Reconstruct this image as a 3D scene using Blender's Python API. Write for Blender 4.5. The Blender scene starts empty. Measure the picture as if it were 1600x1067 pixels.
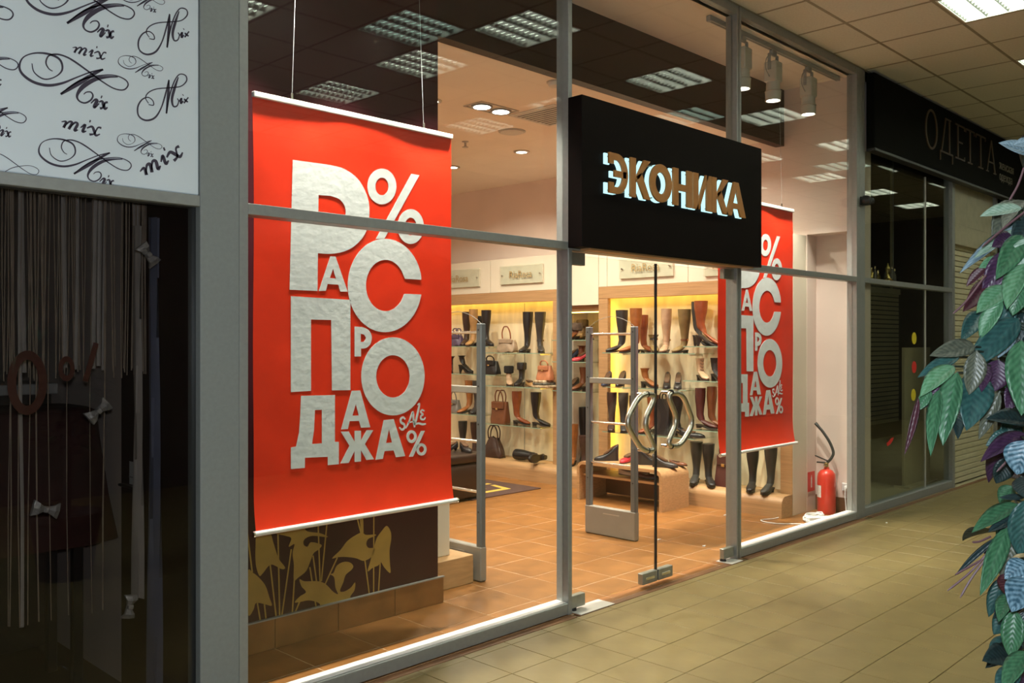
import bpy, math, random
from mathutils import Vector, Matrix
from mathutils.geometry import tessellate_polygon
random.seed(7)
SC = bpy.context.scene
COL = SC.collection
R = math.radians
# ------------------------------------------------------------------ camera (facade = plane Y=0, shop at +Y, corridor at -Y, metres)
F = 1410.0; ANG = math.atan2(1380, 1410); CA, SA = math.cos(ANG), math.sin(ANG); CD = 3.13; CH = 1.45
cam = bpy.data.cameras.new('camera'); cam.sensor_width = 36; cam.lens = F / 1600 * 36; cam.clip_start = .05; cam.clip_end = 100
camo = bpy.data.objects.new('camera', cam); COL.objects.link(camo)
camo.location = (0, -CD, CH); camo.rotation_euler = (R(90), 0, ANG - R(90))
SC.camera = camo
# ------------------------------------------------------------------ world, exposure
W = bpy.data.worlds.new('world'); SC.world = W; W.use_nodes = True
W.node_tree.nodes['Background'].inputs[0].default_value = (.9, .85, .7, 1)
W.node_tree.nodes['Background'].inputs[1].default_value = .02
SC.view_settings.view_transform = 'Standard'; SC.view_settings.look = 'None'
SC.view_settings.exposure = 0.0; SC.view_settings.gamma = 1.0; SC.view_settings.use_curve_mapping = False
SC.cycles.transparent_max_bounces = 32; SC.cycles.max_bounces = 9; SC.cycles.diffuse_bounces = 4
SC.cycles.sample_clamp_indirect = 6.0; SC.cycles.caustics_reflective = False; SC.cycles.caustics_refractive = False
# light levels, all in one place
L_TROFFER = 13.0      # radiance of the corridor louvre lights
L_GRILLE = 5.0
P_DOWN = 21.5        # W, each shop downlight
P_TRACK = 46.0       # W, each track spotlight
L_LED = 16.0          # yellow cove strips
L_SIGN = 1.25
WARM = (1.0, .90, .75)

# the camera's own flash: small white burst just above the lens (its glints show in the glass of the photograph)
P_FLASH = 175.0
fl_ = bpy.data.lights.new('camera_flash', 'POINT'); fl_.energy = P_FLASH; fl_.color = (.82, .92, 1.0); fl_.shadow_soft_size = .025
flo = bpy.data.objects.new('camera_flash', fl_); COL.objects.link(flo); flo.location = (0, -CD, CH+.07)
# ------------------------------------------------------------------ measuring helpers: a sight line of the photograph met with a known plane
def ray(px, py):
    a = (px - 800) / F; b = (533.5 - py) / F
    return (CA + a * SA, SA - a * CA, b)
def onY(px, py, Y):
    r = ray(px, py); t = (Y + CD) / r[1]; return Vector((r[0] * t, Y, CH + r[2] * t))
def onX(px, py, X):
    r = ray(px, py); t = X / r[0]; return Vector((X, r[1] * t - CD, CH + r[2] * t))
def onZ(px, py, Z):
    r = ray(px, py); t = (Z - CH) / r[2]; return Vector((r[0] * t, r[1] * t - CD, Z))
def atD(px, py, w):
    r = ray(px, py); return Vector((r[0] * w, r[1] * w - CD, CH + r[2] * w))
def depth(p): return p[0] * CA + (p[1] + CD) * SA
def proj(p):
    w = depth(p); u = p[0] * SA - (p[1] + CD) * CA
    if w < .1: return (-9999, -9999)
    return 800 + F * u / w, 533.5 - F * (p[2] - CH) / w
def seen(p, m=60):
    x, y = proj(p); return -m < x < 1600 + m and -m < y < 1067 + m

# ------------------------------------------------------------------ materials
def N(nt, t, **k):
    n = nt.nodes.new(t)
    for a, b in k.items(): setattr(n, a, b)
    return n
MATS = {}
def mat(name, col, rough=.5, metal=0.0, var=.08, scale=12.0, bump=0.0, bscale=None, stretch=None, spec=.5, emit=None, es=0.0, trans=0.0, coat=0.0, col2=None):
    """principled material with procedural noise variation of colour and fine relief"""
    m = bpy.data.materials.new(name); m.use_nodes = True; nt = m.node_tree
    b = nt.nodes['Principled BSDF']
    b.inputs['Roughness'].default_value = rough; b.inputs['Metallic'].default_value = metal
    b.inputs['Specular IOR Level'].default_value = spec
    if coat: b.inputs['Coat Weight'].default_value = coat
    tc = N(nt, 'ShaderNodeTexCoord'); mp = N(nt, 'ShaderNodeMapping')
    nt.links.new(tc.outputs['Object'], mp.inputs['Vector'])
    if stretch: mp.inputs['Scale'].default_value = stretch
    no = N(nt, 'ShaderNodeTexNoise'); no.inputs['Scale'].default_value = scale; no.inputs['Detail'].default_value = 4
    nt.links.new(mp.outputs[0], no.inputs['Vector'])
    rp = N(nt, 'ShaderNodeValToRGB')
    c1 = [max(0, c * (1 - var)) for c in col]; c2 = list(col2) if col2 else [min(1, c * (1 + var)) for c in col]
    rp.color_ramp.elements[0].position = .3; rp.color_ramp.elements[1].position = .7
    rp.color_ramp.elements[0].color = (*c1, 1); rp.color_ramp.elements[1].color = (*c2, 1)
    nt.links.new(no.outputs[0], rp.inputs[0]); nt.links.new(rp.outputs[0], b.inputs['Base Color'])
    if bump:
        n2 = N(nt, 'ShaderNodeTexNoise'); n2.inputs['Scale'].default_value = bscale or scale * 4; n2.inputs['Detail'].default_value = 3
        nt.links.new(mp.outputs[0], n2.inputs['Vector'])
        bp = N(nt, 'ShaderNodeBump'); bp.inputs['Strength'].default_value = bump; bp.inputs['Distance'].default_value = .01
        nt.links.new(n2.outputs[0], bp.inputs['Height']); nt.links.new(bp.outputs[0], b.inputs['Normal'])
    if emit:
        b.inputs['Emission Color'].default_value = (*emit, 1); b.inputs['Emission Strength'].default_value = es
    MATS[name] = m
    return m
def emis(name, col, s):
    m = bpy.data.materials.new(name); m.use_nodes = True; nt = m.node_tree; nt.nodes.clear()
    e = N(nt, 'ShaderNodeEmission'); e.inputs[0].default_value = (*col, 1); e.inputs[1].default_value = s
    o = N(nt, 'ShaderNodeOutputMaterial'); nt.links.new(e.outputs[0], o.inputs[0]); MATS[name] = m; return m
def glass(name, tint=(.96, .98, .96), f0=.04, rough=0.0):
    """thin pane: straight-through light plus a Schlick mirror reflection, same from either side"""
    m = bpy.data.materials.new(name); m.use_nodes = True; nt = m.node_tree; nt.nodes.clear()
    lw = N(nt, 'ShaderNodeLayerWeight'); lw.inputs['Blend'].default_value = .5
    pw = N(nt, 'ShaderNodeMath', operation='POWER'); pw.inputs[1].default_value = 5
    ma = N(nt, 'ShaderNodeMath', operation='MULTIPLY_ADD'); ma.inputs[1].default_value = 1 - f0; ma.inputs[2].default_value = f0
    tr = N(nt, 'ShaderNodeBsdfTransparent'); tr.inputs[0].default_value = (*tint, 1)
    gl = N(nt, 'ShaderNodeBsdfGlossy'); gl.inputs['Roughness'].default_value = rough
    mx = N(nt, 'ShaderNodeMixShader'); o = N(nt, 'ShaderNodeOutputMaterial')
    nt.links.new(lw.outputs['Facing'], pw.inputs[0]); nt.links.new(pw.outputs[0], ma.inputs[0]); nt.links.new(ma.outputs[0], mx.inputs[0])
    nt.links.new(tr.outputs[0], mx.inputs[1]); nt.links.new(gl.outputs[0], mx.inputs[2]); nt.links.new(mx.outputs[0], o.inputs[0])
    MATS[name] = m; return m
def leafmat(name, c1, c2, rough=.42, vein=.10, freq=60):
    """leaf with lighter side veins following the leaf's own u,v"""
    m = bpy.data.materials.new(name); m.use_nodes = True; nt = m.node_tree; b = nt.nodes['Principled BSDF']
    b.inputs['Roughness'].default_value = rough
    tc = N(nt, 'ShaderNodeTexCoord'); sp = N(nt, 'ShaderNodeSeparateXYZ'); nt.links.new(tc.outputs['UV'], sp.inputs[0])
    ab = N(nt, 'ShaderNodeMath', operation='SUBTRACT'); ab.inputs[1].default_value = .5; nt.links.new(sp.outputs[0], ab.inputs[0])
    a2 = N(nt, 'ShaderNodeMath', operation='ABSOLUTE'); nt.links.new(ab.outputs[0], a2.inputs[0])
    k = N(nt, 'ShaderNodeMath', operation='MULTIPLY_ADD'); k.inputs[1].default_value = -.5; nt.links.new(a2.outputs[0], k.inputs[0]); nt.links.new(sp.outputs[1], k.inputs[2])
    f = N(nt, 'ShaderNodeMath', operation='MULTIPLY'); f.inputs[1].default_value = freq; nt.links.new(k.outputs[0], f.inputs[0])
    s = N(nt, 'ShaderNodeMath', operation='SINE'); nt.links.new(f.outputs[0], s.inputs[0])
    no = N(nt, 'ShaderNodeTexNoise'); no.inputs['Scale'].default_value = 5; nt.links.new(tc.outputs['UV'], no.inputs['Vector'])
    ad = N(nt, 'ShaderNodeMath', operation='MULTIPLY_ADD'); ad.inputs[1].default_value = vein; nt.links.new(s.outputs[0], ad.inputs[0]); nt.links.new(no.outputs[0], ad.inputs[2])
    rp = N(nt, 'ShaderNodeValToRGB'); rp.color_ramp.elements[0].position = .3; rp.color_ramp.elements[1].position = .8
    rp.color_ramp.elements[0].color = (*c1, 1); rp.color_ramp.elements[1].color = (*c2, 1)
    nt.links.new(ad.outputs[0], rp.inputs[0]); nt.links.new(rp.outputs[0], b.inputs['Base Color'])
    bp = N(nt, 'ShaderNodeBump'); bp.inputs['Strength'].default_value = .15; bp.inputs['Distance'].default_value = .003
    nt.links.new(s.outputs[0], bp.inputs['Height']); nt.links.new(bp.outputs[0], b.inputs['Normal'])
    MATS[name] = m; return m

# ------------------------------------------------------------------ mesh helpers
class MB:
    def __init__(s): s.v = []; s.f = []
    def add(s, v, f, xf=None):
        o = len(s.v)
        s.v += [tuple(xf @ Vector(p)) if xf is not None else tuple(p) for p in v]
        s.f += [tuple(i + o for i in q) for q in f]; return s
    def box(s, a, b, xf=None):
        x0, y0, z0 = a; x1, y1, z1 = b
        return s.add([(x0,y0,z0),(x1,y0,z0),(x1,y1,z0),(x0,y1,z0),(x0,y0,z1),(x1,y0,z1),(x1,y1,z1),(x0,y1,z1)],
                     [(0,3,2,1),(4,5,6,7),(0,1,5,4),(1,2,6,5),(2,3,7,6),(3,0,4,7)], xf)
    def bbox(s, a, b, c=.004, xf=None):
        """box with all edges chamfered by c"""
        x0,y0,z0 = a; x1,y1,z1 = b
        c = min(c, (x1-x0)/2.01, (y1-y0)/2.01, (z1-z0)/2.01)
        v = []
        for sx in (0,1):
            for sy in (0,1):
                for sz in (0,1):
                    X = (x0,x1)[sx]; Y = (y0,y1)[sy]; Z = (z0,z1)[sz]
                    dx = c*(1-2*sx); dy = c*(1-2*sy); dz = c*(1-2*sz)
                    v += [(X,Y+dy,Z+dz),(X+dx,Y,Z+dz),(X+dx,Y+dy,Z)]
        k = lambda sx,sy,sz,a: (sx*4+sy*2+sz)*3+a
        f = []
        f += [(k(0,0,0,0),k(0,0,1,0),k(0,1,1,0),k(0,1,0,0)),(k(1,0,0,0),k(1,1,0,0),k(1,1,1,0),k(1,0,1,0))]
        f += [(k(0,0,0,1),k(1,0,0,1),k(1,0,1,1),k(0,0,1,1)),(k(0,1,0,1),k(0,1,1,1),k(1,1,1,1),k(1,1,0,1))]
        f += [(k(0,0,0,2),k(0,1,0,2),k(1,1,0,2),k(1,0,0,2)),(k(0,0,1,2),k(1,0,1,2),k(1,1,1,2),k(0,1,1,2))]
        for sy in (0,1):
            for sz in (0,1):
                q=(k(0,sy,sz,1),k(1,sy,sz,1),k(1,sy,sz,2),k(0,sy,sz,2)); f.append(q if sy!=sz else q[::-1])
        for sx in (0,1):
            for sz in (0,1):
                q=(k(sx,0,sz,0),k(sx,1,sz,0),k(sx,1,sz,2),k(sx,0,sz,2)); f.append(q[::-1] if sx!=sz else q)
        for sx in (0,1):
            for sy in (0,1):
                q=(k(sx,sy,0,0),k(sx,sy,1,0),k(sx,sy,1,1),k(sx,sy,0,1)); f.append(q if sx!=sy else q[::-1])
                for sz in (0,1):
                    t=(k(sx,sy,sz,0),k(sx,sy,sz,1),k(sx,sy,sz,2)); f.append(t if (sx+sy+sz)%2==0 else t[::-1])
        return s.add(v, f, xf)
    def loft(s, rings, caps=True, closed=True, xf=None):
        n = len(rings[0]); v = [p for r in rings for p in r]; f = []
        m = n if closed else n - 1
        for i in range(len(rings) - 1):
            for j in range(m):
                f.append((i*n+j, i*n+(j+1) % n, (i+1)*n+(j+1) % n, (i+1)*n+j))
        if caps and closed:
            f.append(tuple(range(n))[::-1]); f.append(tuple(range((len(rings)-1)*n, len(rings)*n)))
        return s.add(v, f, xf)
    def tube(s, pts, r, n=8, xf=None, closed=False):
        pts = [Vector(p) for p in pts]; rings = []; m = len(pts); up = None
        for i, p in enumerate(pts):
            if closed: d = pts[(i+1) % m] - pts[i-1]
            else: d = pts[min(i+1, m-1)] - pts[max(i-1, 0)]
            d.normalize()
            if up is None: up = d.orthogonal().normalized()
            up = (up - d * up.dot(d))
            if up.length < 1e-5: up = d.orthogonal()
            up.normalize(); sd = d.cross(up)
            rr = r[i] if isinstance(r, (list, tuple)) else r
            rings.append([tuple(p + (up*math.cos(2*math.pi*k/n) + sd*math.sin(2*math.pi*k/n))*rr) for k in range(n)])
        if closed: rings.append(rings[0])
        return s.loft(rings, caps=not closed, xf=xf)
    def lathe(s, prof, n=20, xf=None):
        rings = [[(r*math.cos(2*math.pi*k/n), r*math.sin(2*math.pi*k/n), z) for k in range(n)] for r, z in prof]
        return s.loft(rings, xf=xf)
    def plate(s, loops, d, xf=None):
        """flat shape with holes in local x,y, extruded from z=0 to z=d"""
        L = [[Vector((p[0], p[1], 0)) for p in lp] for lp in loops]
        tri = tessellate_polygon(L); fl = [p for lp in L for p in lp]; n = len(fl)
        v = [(p.x, p.y, d) for p in fl] + [(p.x, p.y, 0) for p in fl]; f = []
        for a, b, c in tri:
            nz = (fl[b]-fl[a]).cross(fl[c]-fl[a]).z
            if nz < 0: a, b, c = c, b, a
            f.append((a, b, c)); f.append((c+n, b+n, a+n))
        o = 0
        for li, lp in enumerate(L):
            m = len(lp); area = sum(lp[i].x*lp[(i+1) % m].y - lp[(i+1) % m].x*lp[i].y for i in range(m))
            fw = (area > 0) == (li == 0)
            for i in range(m):
                a = o+i; b = o+(i+1) % m
                f.append((a+n, b+n, b, a) if fw else (b+n, a+n, a, b))
            o += m
        return s.add(v, f, xf)
    def mesh(s, name):
        me = bpy.data.meshes.new(name); me.from_pydata(s.v, [], s.f); me.update(); return me
    def build(s, name, m, parent=None, world=True, smooth=False, sharp=40):
        return obj(name, s.mesh(name), m, parent, world, smooth, sharp)
def obj(name, me, m, parent=None, world=True, smooth=False, sharp=40):
    o = bpy.data.objects.new(name, me); COL.objects.link(o)
    if m is not None and not me.materials: me.materials.append(MATS[m] if isinstance(m, str) else m)
    if smooth:
        me.polygons.foreach_set('use_smooth', [True]*len(me.polygons))
        try: me.set_sharp_from_angle(angle=R(sharp))
        except Exception: pass
    if parent is not None:
        o.parent = parent
        if world: o.matrix_parent_inverse = WM(parent).inverted()
    return o
def WM(o):
    """world matrix worked out by hand (the dependency graph has not run yet)"""
    m = Matrix.LocRotScale(o.location, o.rotation_euler, o.scale)
    return WM(o.parent) @ o.matrix_parent_inverse @ m if o.parent else m
def tag(o, label, cat, group=None):
    o['label'] = label; o['category'] = cat
    if group: o['group'] = group
    return o
def thing(name, label, cat, loc=(0, 0, 0), rz=0, group=None, scale=1):
    o = bpy.data.objects.new(name, None); COL.objects.link(o); o.empty_display_size = .1
    o.location = loc; o.rotation_euler = (0, 0, rz); o.scale = (scale,)*3
    return tag(o, label, cat, group)
def struct(name, loc=(0, 0, 0), label=None):
    o = bpy.data.objects.new(name, None); COL.objects.link(o); o.location = loc; o['kind'] = 'structure'; o.empty_display_size = .1
    if label: o['label'] = label
    return o
def smesh(name, mb, m, label=None):
    o = mb.build(name, m); o['kind'] = 'structure'
    if label: o['label'] = label
    return o
# local frames: x right, y up, z towards the viewer
FACADE = lambda x, y, z: Matrix(((1,0,0,x),(0,0,-1,y),(0,1,0,z),(0,0,0,1)))      # a plane facing -Y
SIDE = lambda x, y, z: Matrix(((0,0,-1,x),(-1,0,0,y),(0,1,0,z),(0,0,0,1)))       # a plane facing -X
def ell(cx, cy, rx, ry, n=40, a0=0, a1=360):
    k = n if abs(a1-a0) >= 360 else n+1
    return [(cx+rx*math.cos(R(a0+(a1-a0)*i/n)), cy+ry*math.sin(R(a0+(a1-a0)*i/n))) for i in range(k)]
def bar(p, q, w):
    d = (Vector(q)-Vector(p)).normalized(); s = Vector((-d.y, d.x))*w/2
    p = Vector(p); q = Vector(q); return [tuple(p-s), tuple(q-s), tuple(q+s), tuple(p+s)]
def cr(pts, n=8, closed=False):
    """smooth curve through points (Catmull-Rom), any dimension"""
    P = [Vector(p) for p in pts]; out = []; m = len(P)
    for i in range(m if closed else m-1):
        g = (lambda k: P[k % m]) if closed else (lambda k: P[min(max(k, 0), m-1)])
        a, b, c, d = g(i-1), g(i), g(i+1), g(i+2)
        for j in range(n):
            t = j/n
            out.append(.5*((2*b)+(c-a)*t+(2*a-5*b+4*c-d)*t*t+(3*b-a-3*c+d)*t**3))
    if not closed: out.append(P[-1])
    return out
def ribbon(mb, pts, d, xf=None, n=8):
    """pen stroke: pts = (x, y, width); a flat calligraphic band of thickness d"""
    P = cr([(a, b, c) for a, b, c in pts], n); L = []; Rr = []
    for i, p in enumerate(P):
        t = P[min(i+1, len(P)-1)] - P[max(i-1, 0)]; t = Vector((t.x, t.y)); t = t.normalized() if t.length > 1e-9 else Vector((1, 0))
        s = Vector((-t.y, t.x))*max(p.z, .0004)/2
        L.append((p.x+s.x, p.y+s.y)); Rr.append((p.x-s.x, p.y-s.y))
    k = len(P); v = []; f = []
    for z in (0, d): v += [(x, y, z) for x, y in L] + [(x, y, z) for x, y in Rr]
    for i in range(k-1):
        f += [(2*k+i, 3*k+i, 3*k+i+1, 2*k+i+1), (i, i+1, k+i+1, k+i), (i, 2*k+i, 2*k+i+1, i+1), (k+i, k+i+1, 3*k+i+1, 3*k+i)]
    mb.add(v, f, xf)
def text(s, size, d, align='LEFT', sx=1.0):
    """word in the built-in face as an MB in local x,y (front at z=d)"""
    c = bpy.data.curves.new('lettering', 'FONT'); c.body = s; c.size = size; c.extrude = d/2; c.align_x = align; c.resolution_u = 3
    o = bpy.data.objects.new('lettering', c); COL.objects.link(o)
    dg = bpy.context.evaluated_depsgraph_get(); me = bpy.data.meshes.new_from_object(o.evaluated_get(dg))
    mb = MB(); mb.add([(v.co.x*sx, v.co.y, v.co.z+d/2) for v in me.vertices], [tuple(p.vertices) for p in me.polygons])
    bpy.data.objects.remove(o); bpy.data.curves.remove(c); bpy.data.meshes.remove(me)
    return mb
# ------------------------------------------------------------------ material palette
mat('corridor_tile', (.27, .205, .082), .42, var=.10, scale=5, bump=.05, bscale=30)
mat('corridor_grout', (.15, .115, .05), .8)
mat('shop_tile', (.255, .106, .028), .38, var=.22, scale=6, bump=.05, bscale=25)
mat('shop_grout', (.56, .41, .26), .8)
mat('threshold_tile', (.20, .09, .035), .5, var=.25, scale=9)
mat('ceiling_panel', (.74, .70, .60), .9, var=.05, scale=60, bump=.25, bscale=160)
mat('ceiling_grid', (.34, .29, .20), .5)
mat('silver_frame', (.34, .35, .335), .42, metal=.35, var=.05, scale=40)
mat('column_cladding', (.265, .285, .28), .5, metal=.2, var=.05, scale=60)
mat('sill_lit_white', (.84, .83, .81), .45, var=.04, scale=30)  # paler than the frame: the spotlit look of the sill tops, put into colour
mat('dark_gasket', (.02, .02, .02), .6)
mat('brown_panel', (.036, .006, .009), .35, var=.12, scale=3, spec=.25)
mat('brown_beam', (.026, .010, .010), .45, var=.12, scale=3, spec=.2)
mat('gold_print', (.36, .22, .045), .35, var=.15, scale=8)
mat('cream_panel', (.72, .65, .52), .45, var=.03, scale=5)
mat('wall_paint', (.78, .65, .57), .7, var=.04, scale=3, bump=.05, bscale=80)
mat('shop_ceiling', (.84, .77, .68), .8, var=.03, scale=3)
mat('niche_back', (.78, .66, .46), .5, var=.18, scale=3, stretch=(1, 3, .5))
mat('oak', (.43, .25, .115), .42, var=.18, scale=5, stretch=(6, .6, 20), bump=.05, bscale=30)
mat('oak_end', (.46, .27, .12), .45, var=.15, scale=5, stretch=(2, 2, 12))
mat('dark_skirting', (.14, .055, .025), .4, var=.2, scale=8)
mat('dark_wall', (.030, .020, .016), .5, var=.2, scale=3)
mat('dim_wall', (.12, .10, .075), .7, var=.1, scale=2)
mat('beige_dim', (.42, .37, .23), .6, var=.08, scale=3)
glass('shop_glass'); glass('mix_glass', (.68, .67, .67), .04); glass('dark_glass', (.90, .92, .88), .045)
glass('shelf_glass', (.95, .985, .95), .045); mat('shelf_edge', (.22, .33, .24), .15, spec=.8)
glass('plate_glass', (.97, .985, .97), .045)
mat('chrome', (.75, .74, .70), .16, metal=1.0, var=.02)
mat('brushed_steel', (.66, .63, .54), .36, metal=1.0, var=.05, scale=30, stretch=(1, 1, 20))
mat('grey_plastic', (.33, .34, .34), .5, var=.05); mat('light_grey', (.62, .60, .55), .5, var=.04)
mat('white_plastic', (.82, .82, .80), .4, var=.02); mat('black_plastic', (.02, .02, .02), .4)
mat('patch_steel', (.36, .37, .33), .4, metal=.6, var=.08, scale=30)

# ------------------------------------------------------------------ tiled surfaces
def tiles(parent, name, xs, ys, z, h, gap, m, skip=lambda x, y: False, cap=290, up=True):
    """one object for each tile in view (sharing a mesh per size), the rest joined"""
    cache = {}; cells = []
    for i in range(len(xs)-1):
        for j in range(len(ys)-1):
            cx = (xs[i]+xs[i+1])/2; cy = (ys[j]+ys[j+1])/2
            if skip(cx, cy): continue
            cells.append((cx, cy, xs[i+1]-xs[i]-gap, ys[j+1]-ys[j]-gap))
    vis = sorted([c for c in cells if seen((c[0], c[1], z), 90)], key=lambda c: depth((c[0], c[1], z)))[:cap]
    vs = set(vis); rest = MB(); nrest = 0
    for c in cells:
        cx, cy, sx, sy = c
        if c in vs:
            k = (round(sx, 4), round(sy, 4))
            if k not in cache:
                b = MB().bbox((-sx/2, -sy/2, 0), (sx/2, sy/2, h), .0014); cache[k] = b.mesh(name); cache[k].materials.append(MATS[m])
            o = obj(name, cache[k], None, parent, world=False)
            o.location = Vector((cx, cy, (z-h if up else z) + random.uniform(-.0004, .0004))) - parent.location
        else:
            rest.bbox((cx-sx/2, cy-sy/2, z-h if up else z), (cx+sx/2, cy+sy/2, z if up else z+h), .0025); nrest += 1
    if nrest:
        o = rest.build(name + 's', m, parent); o['kind'] = 'stuff'
def span(a, step, lo, hi):
    k0 = math.ceil((lo-a)/step - 1e-6); v = [a+step*k for k in range(k0, int((hi-a)/step + 1e-6)+1)]
    if v[0]-lo > .02: v.insert(0, lo)
    if hi-v[-1] > .02: v.append(hi)
    return v
T = .268
fl = smesh('floor', MB().box((-3, -5.5, -.10), (17, -.004, -.006)), 'corridor_grout', 'yellowish tiled corridor floor in front of the shopfronts')
tiles(fl, 'tile', span(3.352, T, -3, 17), span(-.106, T, -5.5, -.055), 0, .006, .003, 'corridor_tile')
st = MB()
for x0, x1 in ((-3, 1.7), (1.76, 3.64), (3.66, 5.36), (5.40, 7.3), (7.4, 12)):
    st.bbox((x0+.003, -.052, -.006), (x1-.003, -.004, .0005), .002)
st.build('threshold_strip', 'threshold_tile', fl)
TS = .3575
f2 = smesh('floor.001', MB().box((1.6, -.004, -.10), (7.6, 6.6, -.0012)), 'shop_grout', 'terracotta tiled floor inside the shoe shop')
tiles(f2, 'tile', span(2.262, TS, 1.6, 7.42), span(.312, TS, -.003, 6.5), 0, .006, .0038, 'shop_tile')
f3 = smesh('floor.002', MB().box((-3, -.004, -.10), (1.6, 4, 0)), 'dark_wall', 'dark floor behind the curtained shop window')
f4 = smesh('floor.003', MB().box((7.6, -.004, -.10), (17, 4, 0)), 'beige_dim', 'dim floor of the closed clothes shop')
# corridor ceiling: 0.588 m panels in a metal grid; the light cells stay open
CZ = 3.69; CT = .588; CX0 = 6.18; CY0 = -.367
LIT = [(x, 1) for x in (-2, -1, 0, 1, 2, 3, 4, 5)] + [(x, 3) for x in (-2, -1, 0, 1, 2, 3, 4, 5)] + [(x, 5) for x in (-2, -1, 0, 1, 2, 3)]
lights = []
for k, row in LIT:
    lights.append((CX0 + 3*CT*k + CT/2, CY0 - CT*row - CT/2, True))
for k in (-4, 2, 8):
    lights.append((CX0 + CT*k + CT/2, CY0 - CT*2 - CT/2, False))
cl = smesh('ceiling', MB().box((-3, -5.5, CZ+.05), (17, 0, CZ+.5)), 'ceiling_grid', 'suspended corridor ceiling of square beige panels')
hole = lambda x, y: any(abs(x-a) < .2 and abs(y-b) < .2 for a, b, _ in lights)
tiles(cl, 'ceiling_panel', span(CX0, CT, -3, 17), span(CY0, CT, -5.5, 0), CZ, .012, .012, 'ceiling_panel', hole, up=False)
g = MB()
for x in span(CX0, CT, -3, 17): g.box((x-.011, -5.5, CZ-.001), (x+.011, 0, CZ+.05))
for y in span(CY0, CT, -5.5, 0): g.box((-3, y-.011, CZ-.0012), (17, y+.011, CZ+.05))
g.build('grid', 'ceiling_grid', cl)
# shop ceilings: higher strip over the display windows, lower ceiling behind the brown beam
c2 = smesh('ceiling.001', MB().box((1.6, .05, 3.63), (7.6, .66, 3.80)), 'shop_ceiling', 'light strip of ceiling above the display windows')
c3 = smesh('ceiling.002', MB().box((1.6, .74, 3.21), (7.6, 6.6, 3.80)), 'shop_ceiling', 'cream shop ceiling with recessed downlights')
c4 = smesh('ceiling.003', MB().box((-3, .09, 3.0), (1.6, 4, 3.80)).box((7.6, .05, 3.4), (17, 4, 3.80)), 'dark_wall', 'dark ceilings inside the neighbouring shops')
# walls
wr = MB().box((7.25, .05, 2.36), (7.6, 6.5, 3.75)).box((7.42, .05, 0), (7.6, .45, 2.36)).box((7.25, .45, 0), (7.6, 2.52, 2.36))
wr.box((7.52, 2.52, 0), (7.6, 3.06, 1.79)).box((7.25, 2.52, 1.79), (7.6, 3.06, 2.36)).box((7.25, 3.06, 0), (7.6, 6.5, 2.36))
wright = smesh('wall_right', wr, 'wall_paint', 'cream and pink painted wall behind the shoe displays')
smesh('wall_back', MB().box((1.6, 6.5, 0), (7.6, 6.6, 3.7)), 'wall_paint', 'pale back wall of the shoe shop')
smesh('wall_left', MB().box((1.58, .74, 0), (1.70, 6.5, 3.7)), 'wall_paint', 'pale left side wall of the shoe shop')
smesh('trim_2', MB().box((1.58, .10, 0), (1.70, .74, 3.7)), 'brown_beam', 'dark brown side of the left display window')
wfront = MB().box((1.70, .66, .145), (3.285, .74, 3.75))
wf = smesh('wall_front', wfront, 'brown_panel', 'dark brown panel wall with golden flowers behind the banner')
smesh('wall_rear', MB().box((-3, -5.6, 0), (17, -5.5, 3.75)), 'dim_wall', 'opposite wall of the corridor')
smesh('wall_end', MB().box((17, -5.5, 0), (17.1, 4, 3.75)), 'dim_wall', 'far end wall of the corridor')
smesh('wall_start', MB().box((-3.1, -5.5, 0), (-3, 4, 3.75)), 'dim_wall', 'near end wall of the corridor')
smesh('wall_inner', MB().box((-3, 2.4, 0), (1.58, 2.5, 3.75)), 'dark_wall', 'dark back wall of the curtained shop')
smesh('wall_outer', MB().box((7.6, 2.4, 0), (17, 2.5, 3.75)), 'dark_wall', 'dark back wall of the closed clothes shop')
tb = MB().box((3.285, .66, 3.145), (7.25, .74, 3.75))
smesh('trim_1', tb, 'brown_beam', 'dark brown beam across the shop above the entrance')
b = struct('baseboard_front', (1.7, .66, 0), 'terracotta tile skirting under the flower panel')
xs = span(2.262, TS, 1.70, 3.32)
for i in range(len(xs)-1):
    MB().bbox((xs[i]+.002, .648, .001), (xs[i+1]-.002, .735, .145), .002).build('skirting_tile', 'shop_tile', b)
MB().box((1.70, .642, .143), (3.32, .66, .149)).build('edge_trim', 'silver_frame', b)
smesh('baseboard_right', MB().bbox((7.405, .10, 0), (7.42, .45, .13), .002), 'dark_skirting', 'dark brown skirting beside the fire extinguisher')

# fascia panels on the right wall (children of the wall)
FX = 7.0
def ypx(px, X=FX): return onX(px, 500, X).y
cuts = [6.45, ypx(640), ypx(766), 3.06, 2.52, ypx(948.5), ypx(1075), ypx(1195), .455]
for i in range(len(cuts)-1):
    y1, y0 = cuts[i], cuts[i+1]
    zb = 1.815 if abs(y1-3.06) < .01 else 1.99
    MB().bbox((FX, y0+.0025, zb), (7.25, y1-.0025, 2.352), .002).build('panel', 'cream_panel', wright)
MB().box((FX+.004, .452, 0.0), (7.25, .456, 1.99)).build('side_panel', 'cream_panel', wright)

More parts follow.
